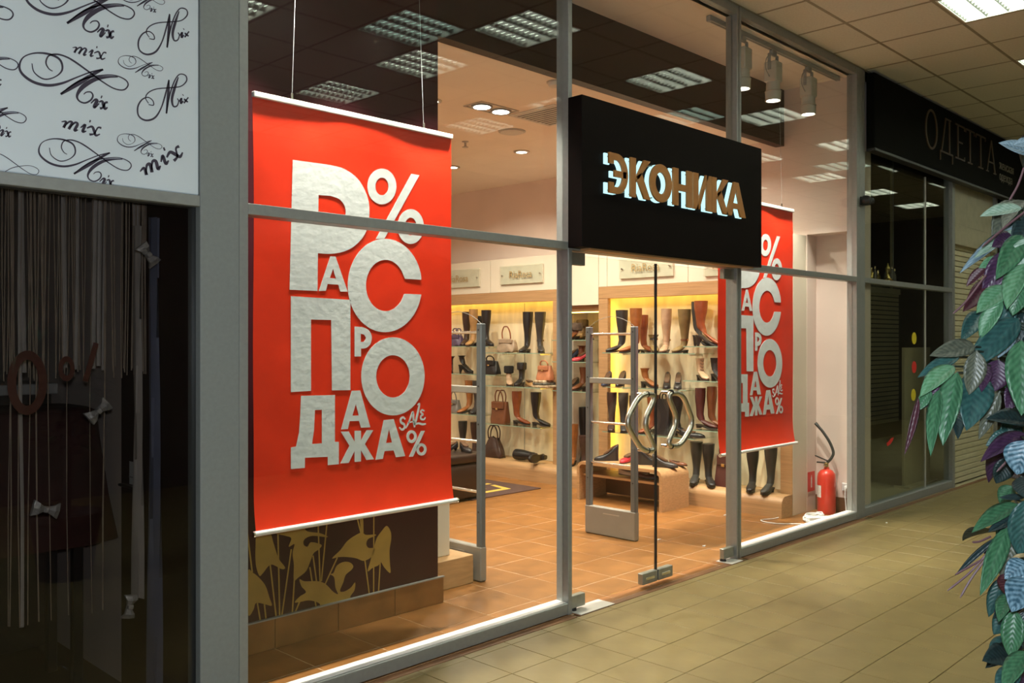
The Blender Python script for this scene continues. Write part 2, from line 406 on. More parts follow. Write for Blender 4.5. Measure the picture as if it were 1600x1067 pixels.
# ------------------------------------------------------------------ shopfront glazing
ZT0, ZT1 = 1.937, 1.979       # transom
ZTOP = 3.63
def post(parent, x0, x1, z0=0.0, z1=CZ, d=.085, name='post'):
    o = MB().bbox((x0, 0, z0), (x1, d, z1), .002).build(name, 'silver_frame', parent); return o
def pane(parent, x0, x1, z0, z1, m, y=.035):
    MB().box((x0, y, z0), (x1, y+.008, z1)).build('pane', m, parent)
w1 = struct('window_1', (1.758, 0, 0), 'left display window of the shoe shop')
MB().bbox((1.721, -.001, 0), (1.758, .085, CZ), .002).build('post', 'silver_frame', w1)
post(w1, 3.625, 3.656)
MB().bbox((1.758, 0, .003), (3.625, .085, .064), .004).build('sill', 'silver_frame', w1); MB().bbox((1.758, .012, .064), (3.625, .085, .0662), .001).build('sill_lit_top', 'sill_lit_white', w1)  # thin white layer added to paint the sill top as brightly lit
MB().bbox((1.758, .001, ZT0), (3.625, .085, ZT1), .002).build('transom', 'silver_frame', w1)
MB().bbox((1.758, .001, ZTOP), (3.625, .085, CZ), .002).build('head_rail', 'silver_frame', w1)
pane(w1, 1.758, 3.625, .066, ZT0, 'shop_glass'); pane(w1, 1.758, 3.625, ZT1, ZTOP, 'shop_glass')
w2 = struct('window_2', (5.395, 0, 0), 'right display window of the shoe shop')
MB().bbox((5.338, 0, 0), (5.395, .085, CZ), .002).build('post', 'silver_frame', w2)
MB().box((5.362, -.0012, 0), (5.365, 0, CZ)).build('post_joint', 'dark_gasket', w2)
post(w2, 7.211, 7.27); MB().bbox((7.274, .002, 0), (7.372, .085, CZ), .002).build('post', 'silver_frame', w2)
MB().bbox((5.395, 0, .003), (7.211, .085, .064), .004).build('sill', 'silver_frame', w2); MB().bbox((5.395, .012, .064), (7.211, .085, .0662), .001).build('sill_lit_top', 'sill_lit_white', w2)  # same painted-on lit top for the right sill
MB().bbox((5.395, .001, ZT0), (7.211, .085, ZT1), .002).build('transom', 'silver_frame', w2)
MB().bbox((5.395, .001, ZTOP), (7.211, .085, CZ), .002).build('head_rail', 'silver_frame', w2)
pane(w2, 5.395, 7.211, .066, ZT0, 'shop_glass'); pane(w2, 5.395, 7.211, ZT1, ZTOP, 'shop_glass')
w3 = struct('window_3', (3.656, 0, 0), 'fanlight above the glass doors behind the shop sign')
MB().bbox((3.656, .001, ZT0), (5.338, .085, ZT1), .002).build('transom', 'silver_frame', w3)
MB().bbox((3.656, .001, ZTOP), (5.338, .085, CZ), .002).build('head_rail', 'silver_frame', w3)
pane(w3, 3.656, 5.338, ZT1, ZTOP, 'shop_glass')
# curtained shop on the left
w4 = struct('window_4', (-3, 0, 0), 'dark window of the curtained shop on the left')
MB().bbox((1.565, 0, 0), (1.7205, .10, CZ), .002).build('column', 'column_cladding', w4)
MB().bbox((-3, .001, 1.945), (1.565, .085, 1.985), .002).build('transom', 'silver_frame', w4)
MB().bbox((-3, 0, .0), (1.565, .085, .066), .004).build('sill', 'silver_frame', w4)
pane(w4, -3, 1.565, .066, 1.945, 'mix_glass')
# closed clothes shop on the right
w5 = struct('window_5', (7.372, 0, 0), 'dark window of the closed clothes shop')
MB().bbox((7.372, 0, .003), (9.43, .085, .075), .004).build('sill', 'silver_frame', w5)
MB().bbox((7.372, .001, ZT0), (9.43, .085, ZT1), .002).build('transom', 'silver_frame', w5)
post(w5, 9.43, 9.50)
MB().box((8.80, .030, .075), (8.808, .046, 3.0)).build('glass_joint', 'light_grey', w5)
pane(w5, 7.372, 9.43, .075, ZT0, 'dark_glass'); pane(w5, 7.372, 9.43, ZT1, 3.04, 'dark_glass')
w6 = struct('window_6', (10.84, 0, 0), 'far dark window beyond the roller shutter')
post(w6, 10.78, 10.84); post(w6, 13.4, 13.46)
MB().bbox((10.84, 0, .003), (13.4, .085, .075), .004).build('sill', 'silver_frame', w6)
pane(w6, 10.84, 13.4, .075, 3.04, 'dark_glass')
smesh('wall_far', MB().box((13.46, 0, 0), (17, .1, CZ)), 'beige_dim', 'far wall of the corridor past the shops')

# glass doors with patch fittings and bent tube handles
ZD = 1.915
def door(name, x0, x1, hinge_left, label):
    d = struct(name, (x0 if hinge_left else x1, 0, 0), label)
    MB().box((x0, .030, .022), (x1, .040, ZD)).build('pane', 'shop_glass', d)
    e = x1 if hinge_left else x0
    MB().box((e-.0035, .029, .022), (e+.0035, .041, ZD)).build('edge', 'dark_gasket', d)
    for z in (.018, 1.862):
        a, b = (x0, x0+.125) if hinge_left else (x1-.125, x1)
        MB().bbox((a, .018, z), (b, .052, z+.068), .003).build('hinge_patch', 'patch_steel', d)
    a, b = (x1-.150, x1-.004) if hinge_left else (x0+.004, x0+.150)
    lk = MB().bbox((a, .016, .022), (b, .054, .088), .003).build('lock_patch', 'patch_steel', d)
    MB().bbox((a+.03, .0135, .045), (b-.03, .0165, .062), .001).build('lock_plate', 'chrome', lk)
    return d
dx = 4.463
d1 = door('door_1', 3.662, dx-.003, True, 'left glass door leaf of the shoe shop')
d2 = door('door_2', dx+.003, 5.332, False, 'right glass door leaf of the shoe shop')
# handles: measured as closed bent loops standing off the glass
def handle(door_, loop, marks):
    P = []; n = len(loop)
    pts = [onY(px, py, -.035) for px, py in loop]
    # round the corners
    for i in range(n):
        a, b, c = pts[i-1], pts[i], pts[(i+1) % n]
        da = (a-b); dc = (c-b); r = min(.07, da.length*.46, dc.length*.46)
        p0 = b+da.normalized()*r; p1 = b+dc.normalized()*r
        for k in range(7):
            t = k/6; P.append((1-t)**2*p0 + 2*t*(1-t)*b + t*t*p1)
    h = MB().tube(P, .0165, 12, closed=True).build('handle', 'brushed_steel', door_, smooth=True)
    for px, py in marks:
        c = onY(px, py, -.035)
        MB().tube([c, (c.x, .031, c.z)], .010, 10).build('standoff', 'chrome', h, smooth=True)
        MB().tube([c-Vector((.005, 0, 0)), c+Vector((.005, 0, 0))], .0178, 12).build('collar', 'dark_gasket', h)
handle(d1, [(1026, 616), (1005, 660), (1025, 704), (1003, 704), (977, 660), (1000, 616)], [(1011, 616), (1012, 704)])
handle(d2, [(1042, 614), (1059, 657), (1041, 697), (1063, 697), (1084, 661), (1066, 614)], [(1048.5, 613), (1048.5, 697)])
# ------------------------------------------------------------------ corridor ceiling lights
emis('tube_light', (.93, 1.0, .84), L_TROFFER); emis('tube_dim', (.75, 1.0, .85), L_GRILLE)
mat('louvre_white', (.88, .90, .84), .4, var=.02)
mat('housing_white', (.80, .80, .74), .5, var=.02)
HS = CT/2 - .012
def troffer_meshes():
    h = MB()
    for a, b in (((-HS, -HS, 0), (HS, -HS+.012, .07)), ((-HS, HS-.012, 0), (HS, HS, .07)), ((-HS, -HS+.012, 0), (-HS+.012, HS-.012, .07)), ((HS-.012, -HS+.012, 0), (HS, HS-.012, .07)), ((-HS, -HS, .07), (HS, HS, .078))):
        h.box(a, b)
    lv = MB(); dv = MB(); step = (2*HS-.024)/4
    for i in range(5):
        y = -HS+.012 + step*i; lo = .016 if 0 < i < 4 else .008
        dv.add([(-HS+.012, y-lo, .035), (-HS+.012, y, .004), (-HS+.012, y+lo, .035), (HS-.012, y-lo, .035), (HS-.012, y, .004), (HS-.012, y+lo, .035)],
               [(0, 1, 4, 3), (1, 2, 5, 4), (2, 0, 3, 5), (0, 2, 1), (3, 4, 5)])
    for k in range(1, 10):
        x = -HS+.012 + (2*HS-.024)*k/10
        for i in range(4):
            y0 = -HS+.012+step*i+.006; y1 = y0+step-.012; ym = (y0+y1)/2
            lv.add([(x-.002, y0, .006), (x-.002, ym, .018), (x-.002, y1, .006), (x-.002, y1, .034), (x-.002, y0, .034),
                    (x+.002, y0, .006), (x+.002, ym, .018), (x+.002, y1, .006), (x+.002, y1, .034), (x+.002, y0, .034)],
                   [(0, 1, 2, 3, 4), (9, 8, 7, 6, 5), (0, 5, 6, 1), (1, 6, 7, 2), (2, 7, 8, 3), (4, 3, 8, 9), (0, 4, 9, 5)])
    tb = MB().box((-HS+.02, -step/2+.012, .038), (HS-.02, step/2-.012, .052))
    return h.mesh('housing'), lv.mesh('louvre'), tb.mesh('tube'), step, dv.mesh('divider')
MH, ML, MT, LST, MD = troffer_meshes(); mat('divider_grey', (.16, .18, .15), .4); MD.materials.append(MATS['divider_grey'])
MH.materials.append(MATS['housing_white']); ML.materials.append(MATS['louvre_white']); MT.materials.append(MATS['tube_light'])
MT2 = MT.copy(); MT2.materials[0] = MATS['tube_dim']
rowname = {1: 'in the row nearest the shopfronts', 3: 'in the second row from the shopfronts', 5: 'in the third row from the shopfronts'}
ordn = ['first', 'second', 'third', 'fourth', 'fifth', 'sixth', 'seventh', 'eighth']
for idx, (x, y, lit) in enumerate(lights):
    if lit:
        k, row = LIT[idx]
        lab = 'lit square louvre ceiling light, %s %s' % (ordn[k+2], rowname[row])
    else:
        lab = ('dim square louvre ceiling light above the red sale banner', 'dim square louvre ceiling light past the glass doors', 'dim square louvre ceiling light by the far shutter')[idx-len(LIT)]
    t = thing('ceiling_light', lab, 'ceiling light', (x, y, CZ-.003), 0, 'louvre lights in the corridor ceiling')
    for nm, me, dy in [('housing', MH, 0), ('louvre', ML, 0), ('divider', MD, 0)] + [('tube', MT if lit else MT2, -1.5*LST+LST*i) for i in range(4)]:
        o = obj(nm, me, None, t, world=False); o.location = (0, dy, 0)

# ------------------------------------------------------------------ shop ceiling fittings
emis('lamp_white', (1, .97, .9), 14.0)
mat('ring_grey', (.50, .47, .42), .4, metal=.5)
def area(name, loc, power, col, size, parent, spread=148, rot=(0, 0, 0)):
    l = bpy.data.lights.new(name, 'AREA'); l.shape = 'DISK'; l.size = size; l.energy = power; l.color = col; l.spread = R(spread)
    o = bpy.data.objects.new(name, l); COL.objects.link(o); o.location = loc; o.rotation_euler = rot
    if parent is not None: o.parent = parent; o.matrix_parent_inverse = WM(parent).inverted()
    return o
IZ = 3.21
def downlight(x, y, label, r=.055, power=P_DOWN):
    t = thing('downlight', label, 'ceiling light', (x, y, IZ), 0, 'recessed downlights in the shop ceiling')
    MB().lathe([(r*.85, -.001), (r*1.35, -.001), (r*1.35, -.009), (r*1.05, -.014), (r*.85, -.006)], 24).build('ring', 'ring_grey', t, world=False, smooth=True)
    MB().lathe([(r*.86, -.004), (r*.86, -.010)], 24).build('lens', 'lamp_white', t, world=False)
    area('bulb', (x, y, IZ-.016), power, WARM, r*1.7, t)
p = onZ(815, 236.5, IZ); downlight(p.x, p.y, 'round downlight in the cream ceiling near the right shelves')
p = onZ(707, 260.5, IZ); downlight(p.x, p.y, 'round downlight half hidden by the edge of the red banner')
p = onZ(768, 169, IZ)
t = thing('twin_downlight', 'square recessed twin spotlight with two bright lamps', 'ceiling light', (p.x, p.y, IZ))
f = MB()
for a, b in (((-.20, -.10, -.008), (.20, -.085, 0)), ((-.20, .085, -.008), (.20, .10, 0)), ((-.20, -.085, -.008), (-.185, .085, 0)), ((.185, -.085, -.008), (.20, .085, 0))): f.bbox(a, b, .002)
f.build('frame', 'ring_grey', t, world=False)
for dx_ in (-.10, .10):
    MB().lathe([(.062, -.001), (.080, -.001), (.080, -.016), (.062, -.012)], 24).add([], []).build('lamp_ring', 'grey_plastic', t, world=False, smooth=True).location = (dx_, 0, 0)
    o = MB().lathe([(.063, -.006), (.063, -.014)], 24).build('lens', 'lamp_white', t, world=False); o.location = (dx_, 0, 0)
    area('bulb', (p.x+dx_, p.y, IZ-.02), P_DOWN*1.2, WARM, .10, t)
for x, y, lab in ((6.30, 1.15, 'round downlight above the front end of the right shelves'), (6.20, 1.95, 'round downlight above the wooden display bench'),
                  (4.3, 1.9, 'round downlight behind the flower panel near the entrance'), (3.2, 1.6, 'round downlight directly behind the brown flower panel'), (3.4, 3.4, 'round downlight in the left rear of the shop ceiling'),
                  (5.0, 3.4, 'round downlight above the dark leather ottoman'), (5.2, 5.2, 'round downlight near the back wall of the shop'), (3.0, 5.2, 'round downlight in the far left corner of the shop')):
    downlight(x, y, lab)
p = onZ(800, 205, IZ)
t = thing('speaker_grille', 'flat round white fitting between the downlights', 'ceiling speaker', (p.x, p.y, IZ))
MB().lathe([(.10, 0), (.10, -.012), (.075, -.02), (.0001, -.022)], 24).build('cover', 'light_grey', t, world=False, smooth=True)
MB().lathe([(.101, -.001), (.115, -.001), (.115, -.006), (.101, -.008)], 24).build('rim', 'ring_grey', t, world=False)
p = onZ(727, 221, IZ)
t = thing('sprinkler', 'small sprinkler head hanging from the cream ceiling', 'sprinkler', (p.x, p.y, IZ))
MB().lathe([(.030, 0), (.030, -.006), (.010, -.010), (.010, -.04), (.016, -.045), (.016, -.049)], 12).build('stem', 'ring_grey', t, world=False, smooth=True)
MB().lathe([(.028, -.049), (.028, -.053)], 12).build('deflector', 'ring_grey', t, world=False)
p = onZ(862, 180, IZ)
t = thing('air_vent', 'slatted air vent in the cream ceiling beside the window post', 'air vent', (p.x, p.y, IZ))
for a, b in (((-.24, -.24, -.008), (.24, -.21, 0)), ((-.24, .21, -.008), (.24, .24, 0)), ((-.24, -.21, -.008), (-.21, .21, 0)), ((.21, -.21, -.008), (.24, .21, 0))):
    MB().bbox(a, b, .002).build('frame', 'light_grey', t, world=False)
MB().box((-.21, -.21, -.002), (.21, .21, -.0005)).build('backing', 'black_plastic', t, world=False)
sl = MB().bbox((-.007, -.21, -.006), (.016, .21, -.003), .001).mesh('slat'); sl.materials.append(MATS['light_grey'])
for i in range(9):
    o = obj('slat', sl, None, t, world=False); o.location = (-.19+.045*i, 0, 0)
p = onZ(868, 128, IZ)
t = thing('smoke_detector', 'small pale smoke detector beside the window post', 'smoke detector', (p.x, p.y, IZ))
MB().lathe([(.055, 0), (.055, -.012), (.045, -.03), (.02, -.038), (.0001, -.039)], 20).build('body', 'light_grey', t, world=False, smooth=True)
MB().lathe([(.062, 0), (.062, -.007)], 20).build('base_ring', 'ring_grey', t, world=False)

# track spotlights over the display windows
def track(x0, x1, label):
    t = thing('light_track', label, 'light track', ((x0+x1)/2, .15, 3.63))
    MB().bbox((x0, .133, 3.594), (x1, .167, 3.63), .003).build('rail', 'grey_plastic', t)
    MB().box((x0+.02, .145, 3.5935), (x1-.02, .155, 3.5945)).build('slot', 'black_plastic', t)
    for x in (x0, x1):
        MB().bbox((x-.012, .131, 3.592), (x+.012, .169, 3.63), .003).build('end_cap', 'grey_plastic', t)
def spot(x, label, aim=(0, .16, -1)):
    t = thing('track_spotlight', label, 'spotlight', (x, .15, 3.594), 0, 'spotlights over the display windows')
    MB().bbox((-.03, -.016, -.03), (.03, .016, 0), .003).build('adapter', 'grey_plastic', t, world=False)
    br = MB().bbox((-.062, -.012, -.036), (.062, .012, -.028), .002)
    for s in (-1, 1): br.bbox((s*.058-.005, -.012, -.15), (s*.058+.005, .012, -.032), .002)
    br.build('bracket', 'grey_plastic', t, world=False)
    MB().bbox((-.052, -.05, -.235), (.052, .05, -.085), .008).build('gear_box', 'light_grey', t, world=False)
    b_ = MB().lathe([(.001, -.235), (.050, -.235), (.052, -.29), (.058, -.30), (.056, -.37), (.050, -.37), (.046, -.345)], 20).build('lamp_body', 'light_grey', t, world=False, smooth=True)
    MB().lathe([(.0585, -.298), (.061, -.302), (.0585, -.306)], 20).build('ring', 'ring_grey', b_, world=False)
    MB().lathe([(.047, -.352), (.047, -.362)], 20).build('lens', 'lamp_white', t, world=False)
    MB().tube(cr([(-.05, 0, -.04), (-.10, 0, -.08), (-.11, 0, -.15), (-.055, 0, -.20)], 6), .0035, 6).build('cable', 'grey_plastic', t, world=False)
    l = bpy.data.lights.new('bulb', 'SPOT'); l.energy = P_TRACK*6; l.color = (1, .93, .82); l.spot_size = R(74); l.spot_blend = .6; l.shadow_soft_size = .045
    o = bpy.data.objects.new('bulb', l); COL.objects.link(o); o.parent = t; o.location = (0, 0, -.375)
    o.rotation_euler = Vector(aim).to_track_quat('-Z', 'Y').to_euler()
track(5.24, 7.18, 'grey light track on the ceiling over the right display window')
for px, lab in ((1160, 'track spotlight just behind the middle window post'), (1208, 'middle track spotlight over the right display window'), (1263, 'track spotlight nearest the right end of its track')):
    p = onY(px, 150, .15); spot(p.x, lab)
track(1.85, 3.55, 'grey light track on the ceiling over the left display window')
for x, lab in ((2.05, 'track spotlight at the left end above the large banner'), (2.65, 'track spotlight above the middle of the large banner'), (3.25, 'track spotlight above the right edge of the large banner')):
    spot(x, lab)

# ------------------------------------------------------------------ hanging sale banners
mat('banner_red', (.72, .034, .010), .32, var=.07, scale=6, bump=.12, bscale=9)
mat('banner_white', (.62, .63, .62), .35, var=.06, scale=20, bump=.15, bscale=30)
mat('rail_white', (.85, .84, .82), .25, metal=.4)
BW, BHT, BY, BX1, BX2, BZ0 = 1.112, 1.845, .30, 1.951, 5.592, .645
Z5 = lambda x, y: (380 + x/3.05, 130 + y/3.05)
Z6 = lambda x, y: (380 + x/2.6026, 430 + y/2.6026)
def bl(z, pts):
    out = []
    for x, y in pts:
        q = onY(*z(x, y), BY); out.append((q.x-BX1, q.z-BZ0))
    return out
def ring(z, cx, cy, rx, ry, ix, iy):
    return [bl(z, ell(cx, cy, rx, ry, 48)), bl(z, ell(cx, cy, ix, iy, 40))]
def smoothpoly(z, pts, n=6, closed=True): return bl(z, [tuple(v) for v in cr(pts, n, closed)])
def curvecorner(z, segs):
    """segs: list of straight points or ('c', [points]) smooth runs"""
    out = []
    for s in segs:
        if s[0] == 'c': out += [tuple(v) for v in cr(s[1], 6)]
        else: out.append(s)
    return bl(z, out)
LET = []
LET.append([[curvecorner(Z5, [(235, 365), ('c', [(400, 388), (480, 408), (550, 462), (592, 545), (600, 625), (585, 705), (545, 762), (490, 798), (420, 813), (355, 810)]), (353, 990), (220, 984)]),
             curvecorner(Z5, [(358, 533), ('c', [(415, 537), (460, 555), (485, 595), (483, 640), (455, 668), (410, 675)]), (356, 668)])]])
LET.append([ring(Z5, 660, 492, 69, 85, 31, 42), [bl(Z5, [(800, 432), (839, 438), (672, 740), (631, 742)])], ring(Z5, 797, 683, 63, 83, 28, 42)])
LET.append([[bl(Z5, [(414, 825), (439, 826), (497, 993), (462, 993), (452, 960), (401, 957), (393, 989), (359, 990)]), bl(Z5, [(427, 884), (441, 931), (412, 928)])]])
# C: ring with an opening at the right
co = [(601 + 58.5*math.cos(R(a)), 446 + 73*math.sin(R(a))) for a in range(-8, -353, -6)]
P0 = lambda x, y: (x, y)
def cshape():
    out = [(658, 437)]
    out += [(601 + 58*math.cos(R(a)), 446 + 73*math.sin(R(a))) for a in range(-14, -350, -6)]
    out += [(658, 460), (632.5, 459)]
    out += [(602 + 30.5*math.cos(R(a)), 446 + 40*math.sin(R(a))) for a in range(-340, -18, 6)]
    out += [(632.5, 435.6)]
    return bl(P0, out)
LET.append([[cshape()]])
LET.append([[bl(Z6, [(193, 85), (435, 100), (435, 467), (360, 468), (357, 182), (275, 180), (275, 470), (193, 475)])]])
LET.append([[curvecorner(Z6, [(452, 208), ('c', [(485, 211), (510, 224), (522, 250), (516, 280), (498, 296), (478, 298)]), (478, 330), (452, 331)]),
             curvecorner(Z6, [(477, 238), ('c', [(490, 241), (498, 255), (490, 270)]), (477, 271)])]])
LET.append([ring(Z6, 608, 411, 129, 159, 68, 86)])
LET.append([[bl(Z6, [(234, 490), (372, 487), (372, 677), (388, 677), (388, 768), (343, 772), (343, 738), (250, 742), (250, 783), (193, 788), (193, 700), (214, 696), (226, 640), (231, 570)]),
             bl(Z6, [(291, 548), (319, 547), (319, 683), (279, 686), (287, 630)])]])
LET.append([[bl(Z6, [(440, 470), (475, 468), (516, 618), (478, 620), (470, 592), (432, 593), (425, 625), (397, 627)]), bl(Z6, [(457, 524), (469, 570), (443, 571)])]])
LET.append([[bl(Z6, [(396, 636), (428, 635), (452, 676), (452, 632), (478, 632), (478, 671), (501, 630), (528, 630), (494, 686), (531, 748), (500, 751), (478, 711), (478, 757), (452, 759), (452, 714), (428, 763), (394, 765), (431, 693)])]])
LET.append([[bl(Z6, [(570, 589), (611, 585), (658, 735), (620, 740), (611, 712), (574, 715), (567, 746), (537, 750)]), bl(Z6, [(592, 626), (604, 680), (580, 682)])]])
LET.append([ring(Z6, 684, 656, 21, 26, 10, 14), [bl(Z6, [(722, 633), (738, 632), (690, 737), (673, 738)])], ring(Z6, 724, 708, 21, 25, 10, 13)])
SALE = [[(658, 586, 6), (650, 578, 7), (640, 584, 8), (641, 598, 9), (653, 606, 9), (655, 620, 8), (645, 628, 7), (634, 618, 5)],
        [(660, 622, 5), (672, 600, 7), (686, 562, 8), (690, 560, 9), (692, 590, 9), (696, 618, 7)], [(668, 600, 4), (694, 594, 5)],
        [(708, 528, 4), (716, 522, 6), (712, 545, 9), (702, 590, 9), (696, 606, 7), (712, 602, 7), (728, 606, 8), (742, 604, 5)],
        [(736, 552, 6), (727, 548, 6), (721, 556, 7), (730, 566, 7), (722, 572, 7), (722, 584, 7), (734, 586, 6), (740, 578, 4)]]
def banner(x0, label):
    t = thing('sale_banner', label, 'banner', (x0+BW/2, BY, BZ0), 0, 'hanging sale banners')
    nx, nz = 36, 60; th = .0012; fr = []; 
    def yoff(u, v):
        d = .0007*math.sin(9*u+5*v)*math.sin(4*v-3*u) + .0004*math.sin(23*u+11*v)
        if v > 1.62: d += .005*(v-1.62)/.2*math.sin(7*u+1)
        if v < .19: d -= .022*(1-v/.19)**2
        return d
    for j in range(nz+1):
        for i in range(nx+1):
            u = BW*i/nx; v = BHT*j/nz; e = .004*math.sin(6*v)*(1 if i in (0, nx) else 0)*(1 if i == 0 else -1)
            fr.append((x0+u+e*.5, BY+yoff(u, v), BZ0+v))
    n = len(fr); vv = fr+[(a, b+th, c) for a, b, c in fr]; ff = []
    for j in range(nz):
        for i in range(nx):
            a = j*(nx+1)+i; ff += [(a, a+1, a+nx+2, a+nx+1), (n+a, n+a+nx+1, n+a+nx+2, n+a+1)]
    for i in range(nx): ff += [(i, n+i, n+i+1, i+1), (nz*(nx+1)+i, nz*(nx+1)+i+1, n+nz*(nx+1)+i+1, n+nz*(nx+1)+i)]
    for j in range(nz): a = j*(nx+1); b_ = a+nx; ff += [(a, a+nx+1, n+a+nx+1, n+a), (b_, n+b_, n+b_+nx+1, b_+nx+1)]
    sh = MB().add(vv, ff).build('fabric', 'banner_red', t, smooth=True)
    for prims in LET:
        m_ = MB()
        for loops in prims: m_.plate(loops, .0008, FACADE(x0, BY-.0012, BZ0))
        m_.build('letter', 'banner_white', sh)
    m_ = MB()
    for s in SALE:
        q = bl(Z6, [(a, b) for a, b, _ in s]); ribbon(m_, [(q[i][0], q[i][1], s[i][2]*.00135) for i in range(len(s))], .0008, FACADE(x0, BY-.0012, BZ0), 5)
    m_.build('small_lettering', 'banner_white', sh)
    MB().bbox((x0-.004, BY-.012, BZ0+BHT-.012), (x0+BW+.004, BY+.012, BZ0+BHT+.012), .003).build('top_rail', 'rail_white', t)
    rb = MB().tube([(x0-.012, BY-.026, BZ0), (x0+BW+.012, BY-.026, BZ0)], .012, 14).build('bottom_rail', 'rail_white', t, smooth=True)
    for x in (x0-.014, x0+BW+.014): MB().tube([(x-.004, BY-.026, BZ0), (x+.004, BY-.026, BZ0)], .0135, 12).build('rail_cap', 'chrome', rb)
    zt = BZ0+BHT+.01
    for u0, u1 in ((.185, .225), (.93, .88)):
        MB().tube([(x0+u0, BY, zt), (x0+u1, BY, 3.63)], .001, 6).build('wire', 'grey_plastic', t)
        MB().bbox((x0+u0-.006, BY-.004, zt), (x0+u0+.006, BY+.004, zt+.03), .002).build('hook', 'chrome', t)
banner(BX1, 'large red sale banner with white letters behind the left window')
banner(BX2, 'red sale banner hanging behind the right window post')

# ------------------------------------------------------------------ projecting shop sign
mat('sign_black', (.006, .0035, .003), .55, var=.1, scale=4, spec=.08); mat('bronze_face', (.46, .20, .055), .45, metal=.0, var=.08, scale=20)
emis('sign_glow', (.55, .95, 1.0), L_SIGN)
sg = thing('shop_sign', 'black projecting box sign with bronze letters lit from behind', 'sign', (4.55, -.05, 1.945))
MB().bbox((3.618, -.10, 1.945), (5.485, -.002, 2.74), .003).build('box', 'sign_black', sg)
MB().box((3.70, -.085, 1.935), (5.40, -.02, 1.946)).build('underside_trim', 'oak_end', sg)
def arc(cx, cy, rx, ry, t, a0, a1, n=28):
    o = ell(cx, cy, rx, ry, n, a0, a1); i = ell(cx, cy, rx-t, ry-t*.8, n, a1, a0); return o+i
def unit_letter(ch, w, h, t):
    if ch == 'Э': return [[arc(w*.42, h/2, w*.58, h/2, t, -90, 90)], [[(0, 0), (w*.43, 0), (w*.43, t*.8), (t*.9, t*.8), (t*.9, h*.27), (0, h*.27)]], [[(0, h), (0, h*.73), (t*.9, h*.73), (t*.9, h-t*.8), (w*.43, h-t*.8), (w*.43, h)]], [[(w*.28, h*.42), (w*.9, h*.42), (w*.9, h*.58), (w*.28, h*.58)]]]
    if ch == 'К': return [[[(0, 0), (t, 0), (t, h), (0, h)]], [[(t*.8, h*.42), (w*.68, h), (w, h), (t*1.0, h*.38)]] , [[(w*.28, h*.55), (w*.55, h*.66), (w, 0), (w*.70, 0)]]]
    if ch == 'О': return [[ell(w/2, h/2, w/2, h/2, 36), ell(w/2, h/2, w/2-t, h/2-t*.9, 30)]]
    if ch == 'Н': return [[[(0, 0), (t, 0), (t, h), (0, h)]], [[(w-t, 0), (w, 0), (w, h), (w-t, h)]], [[(t*.9, h*.41), (w-t*.9, h*.41), (w-t*.9, h*.59), (t*.9, h*.59)]]]
    if ch == 'И': return [[[(0, 0), (t, 0), (t, h), (0, h)]], [[(w-t, 0), (w, 0), (w, h), (w-t, h)]], [[(t*.6, 0), (t*1.2, 0), (w-t*.6, h), (w-t*1.2, h)]]]
    if ch == 'А': return [[[(0, 0), (t, 0), (t*1.35, h*.22), (w-t*1.35, h*.22), (w-t, 0), (w, 0), (w*.62, h), (w*.38, h)], [(w*.35, h*.38), (w*.5, h*.80), (w*.65, h*.38)]]]
Z7 = lambda x, y: (880 + x/3.81, 140 + y/3.81)
YF = -.142
z1 = onY(*Z7(300, 376), YF).z; z0 = onY(*Z7(300, 616), YF).z
for ch, a, b_ in (('Э', 275, 387), ('К', 402, 520), ('О', 519, 648), ('Н', 657, 768), ('И', 777, 884), ('К', 888, 984), ('А', 972, 1088)):
    xa = onY(*Z7(a, 560), YF).x; xb = onY(*Z7(b_, 560), YF).x; w = xb-xa; hgt = z1-z0
    fc = MB(); gl = MB(); pr = unit_letter(ch, w, hgt, w*.27 if ch != 'О' else w*.24)
    for lp in pr:
        fc.plate(lp, .012, FACADE(xa, YF+.012, z0)); gl.plate(lp, .010, FACADE(xa, -.1, z0))
    L_ = fc.build('letter', 'bronze_face', sg)
    gl.build('glow_letter', 'sign_glow', L_)
    pin = MB()
    for fx in (.14, .86):
        for fz in (.08, .92): pin.tube([(xa+w*(fx if ch != 'А' or fz < .5 else .5), -.1, z0+hgt*fz), (xa+w*(fx if ch != 'А' or fz < .5 else .5), YF+.01, z0+hgt*fz)], .004, 6)
    pin.build('spacer_pins', 'patch_steel', L_)
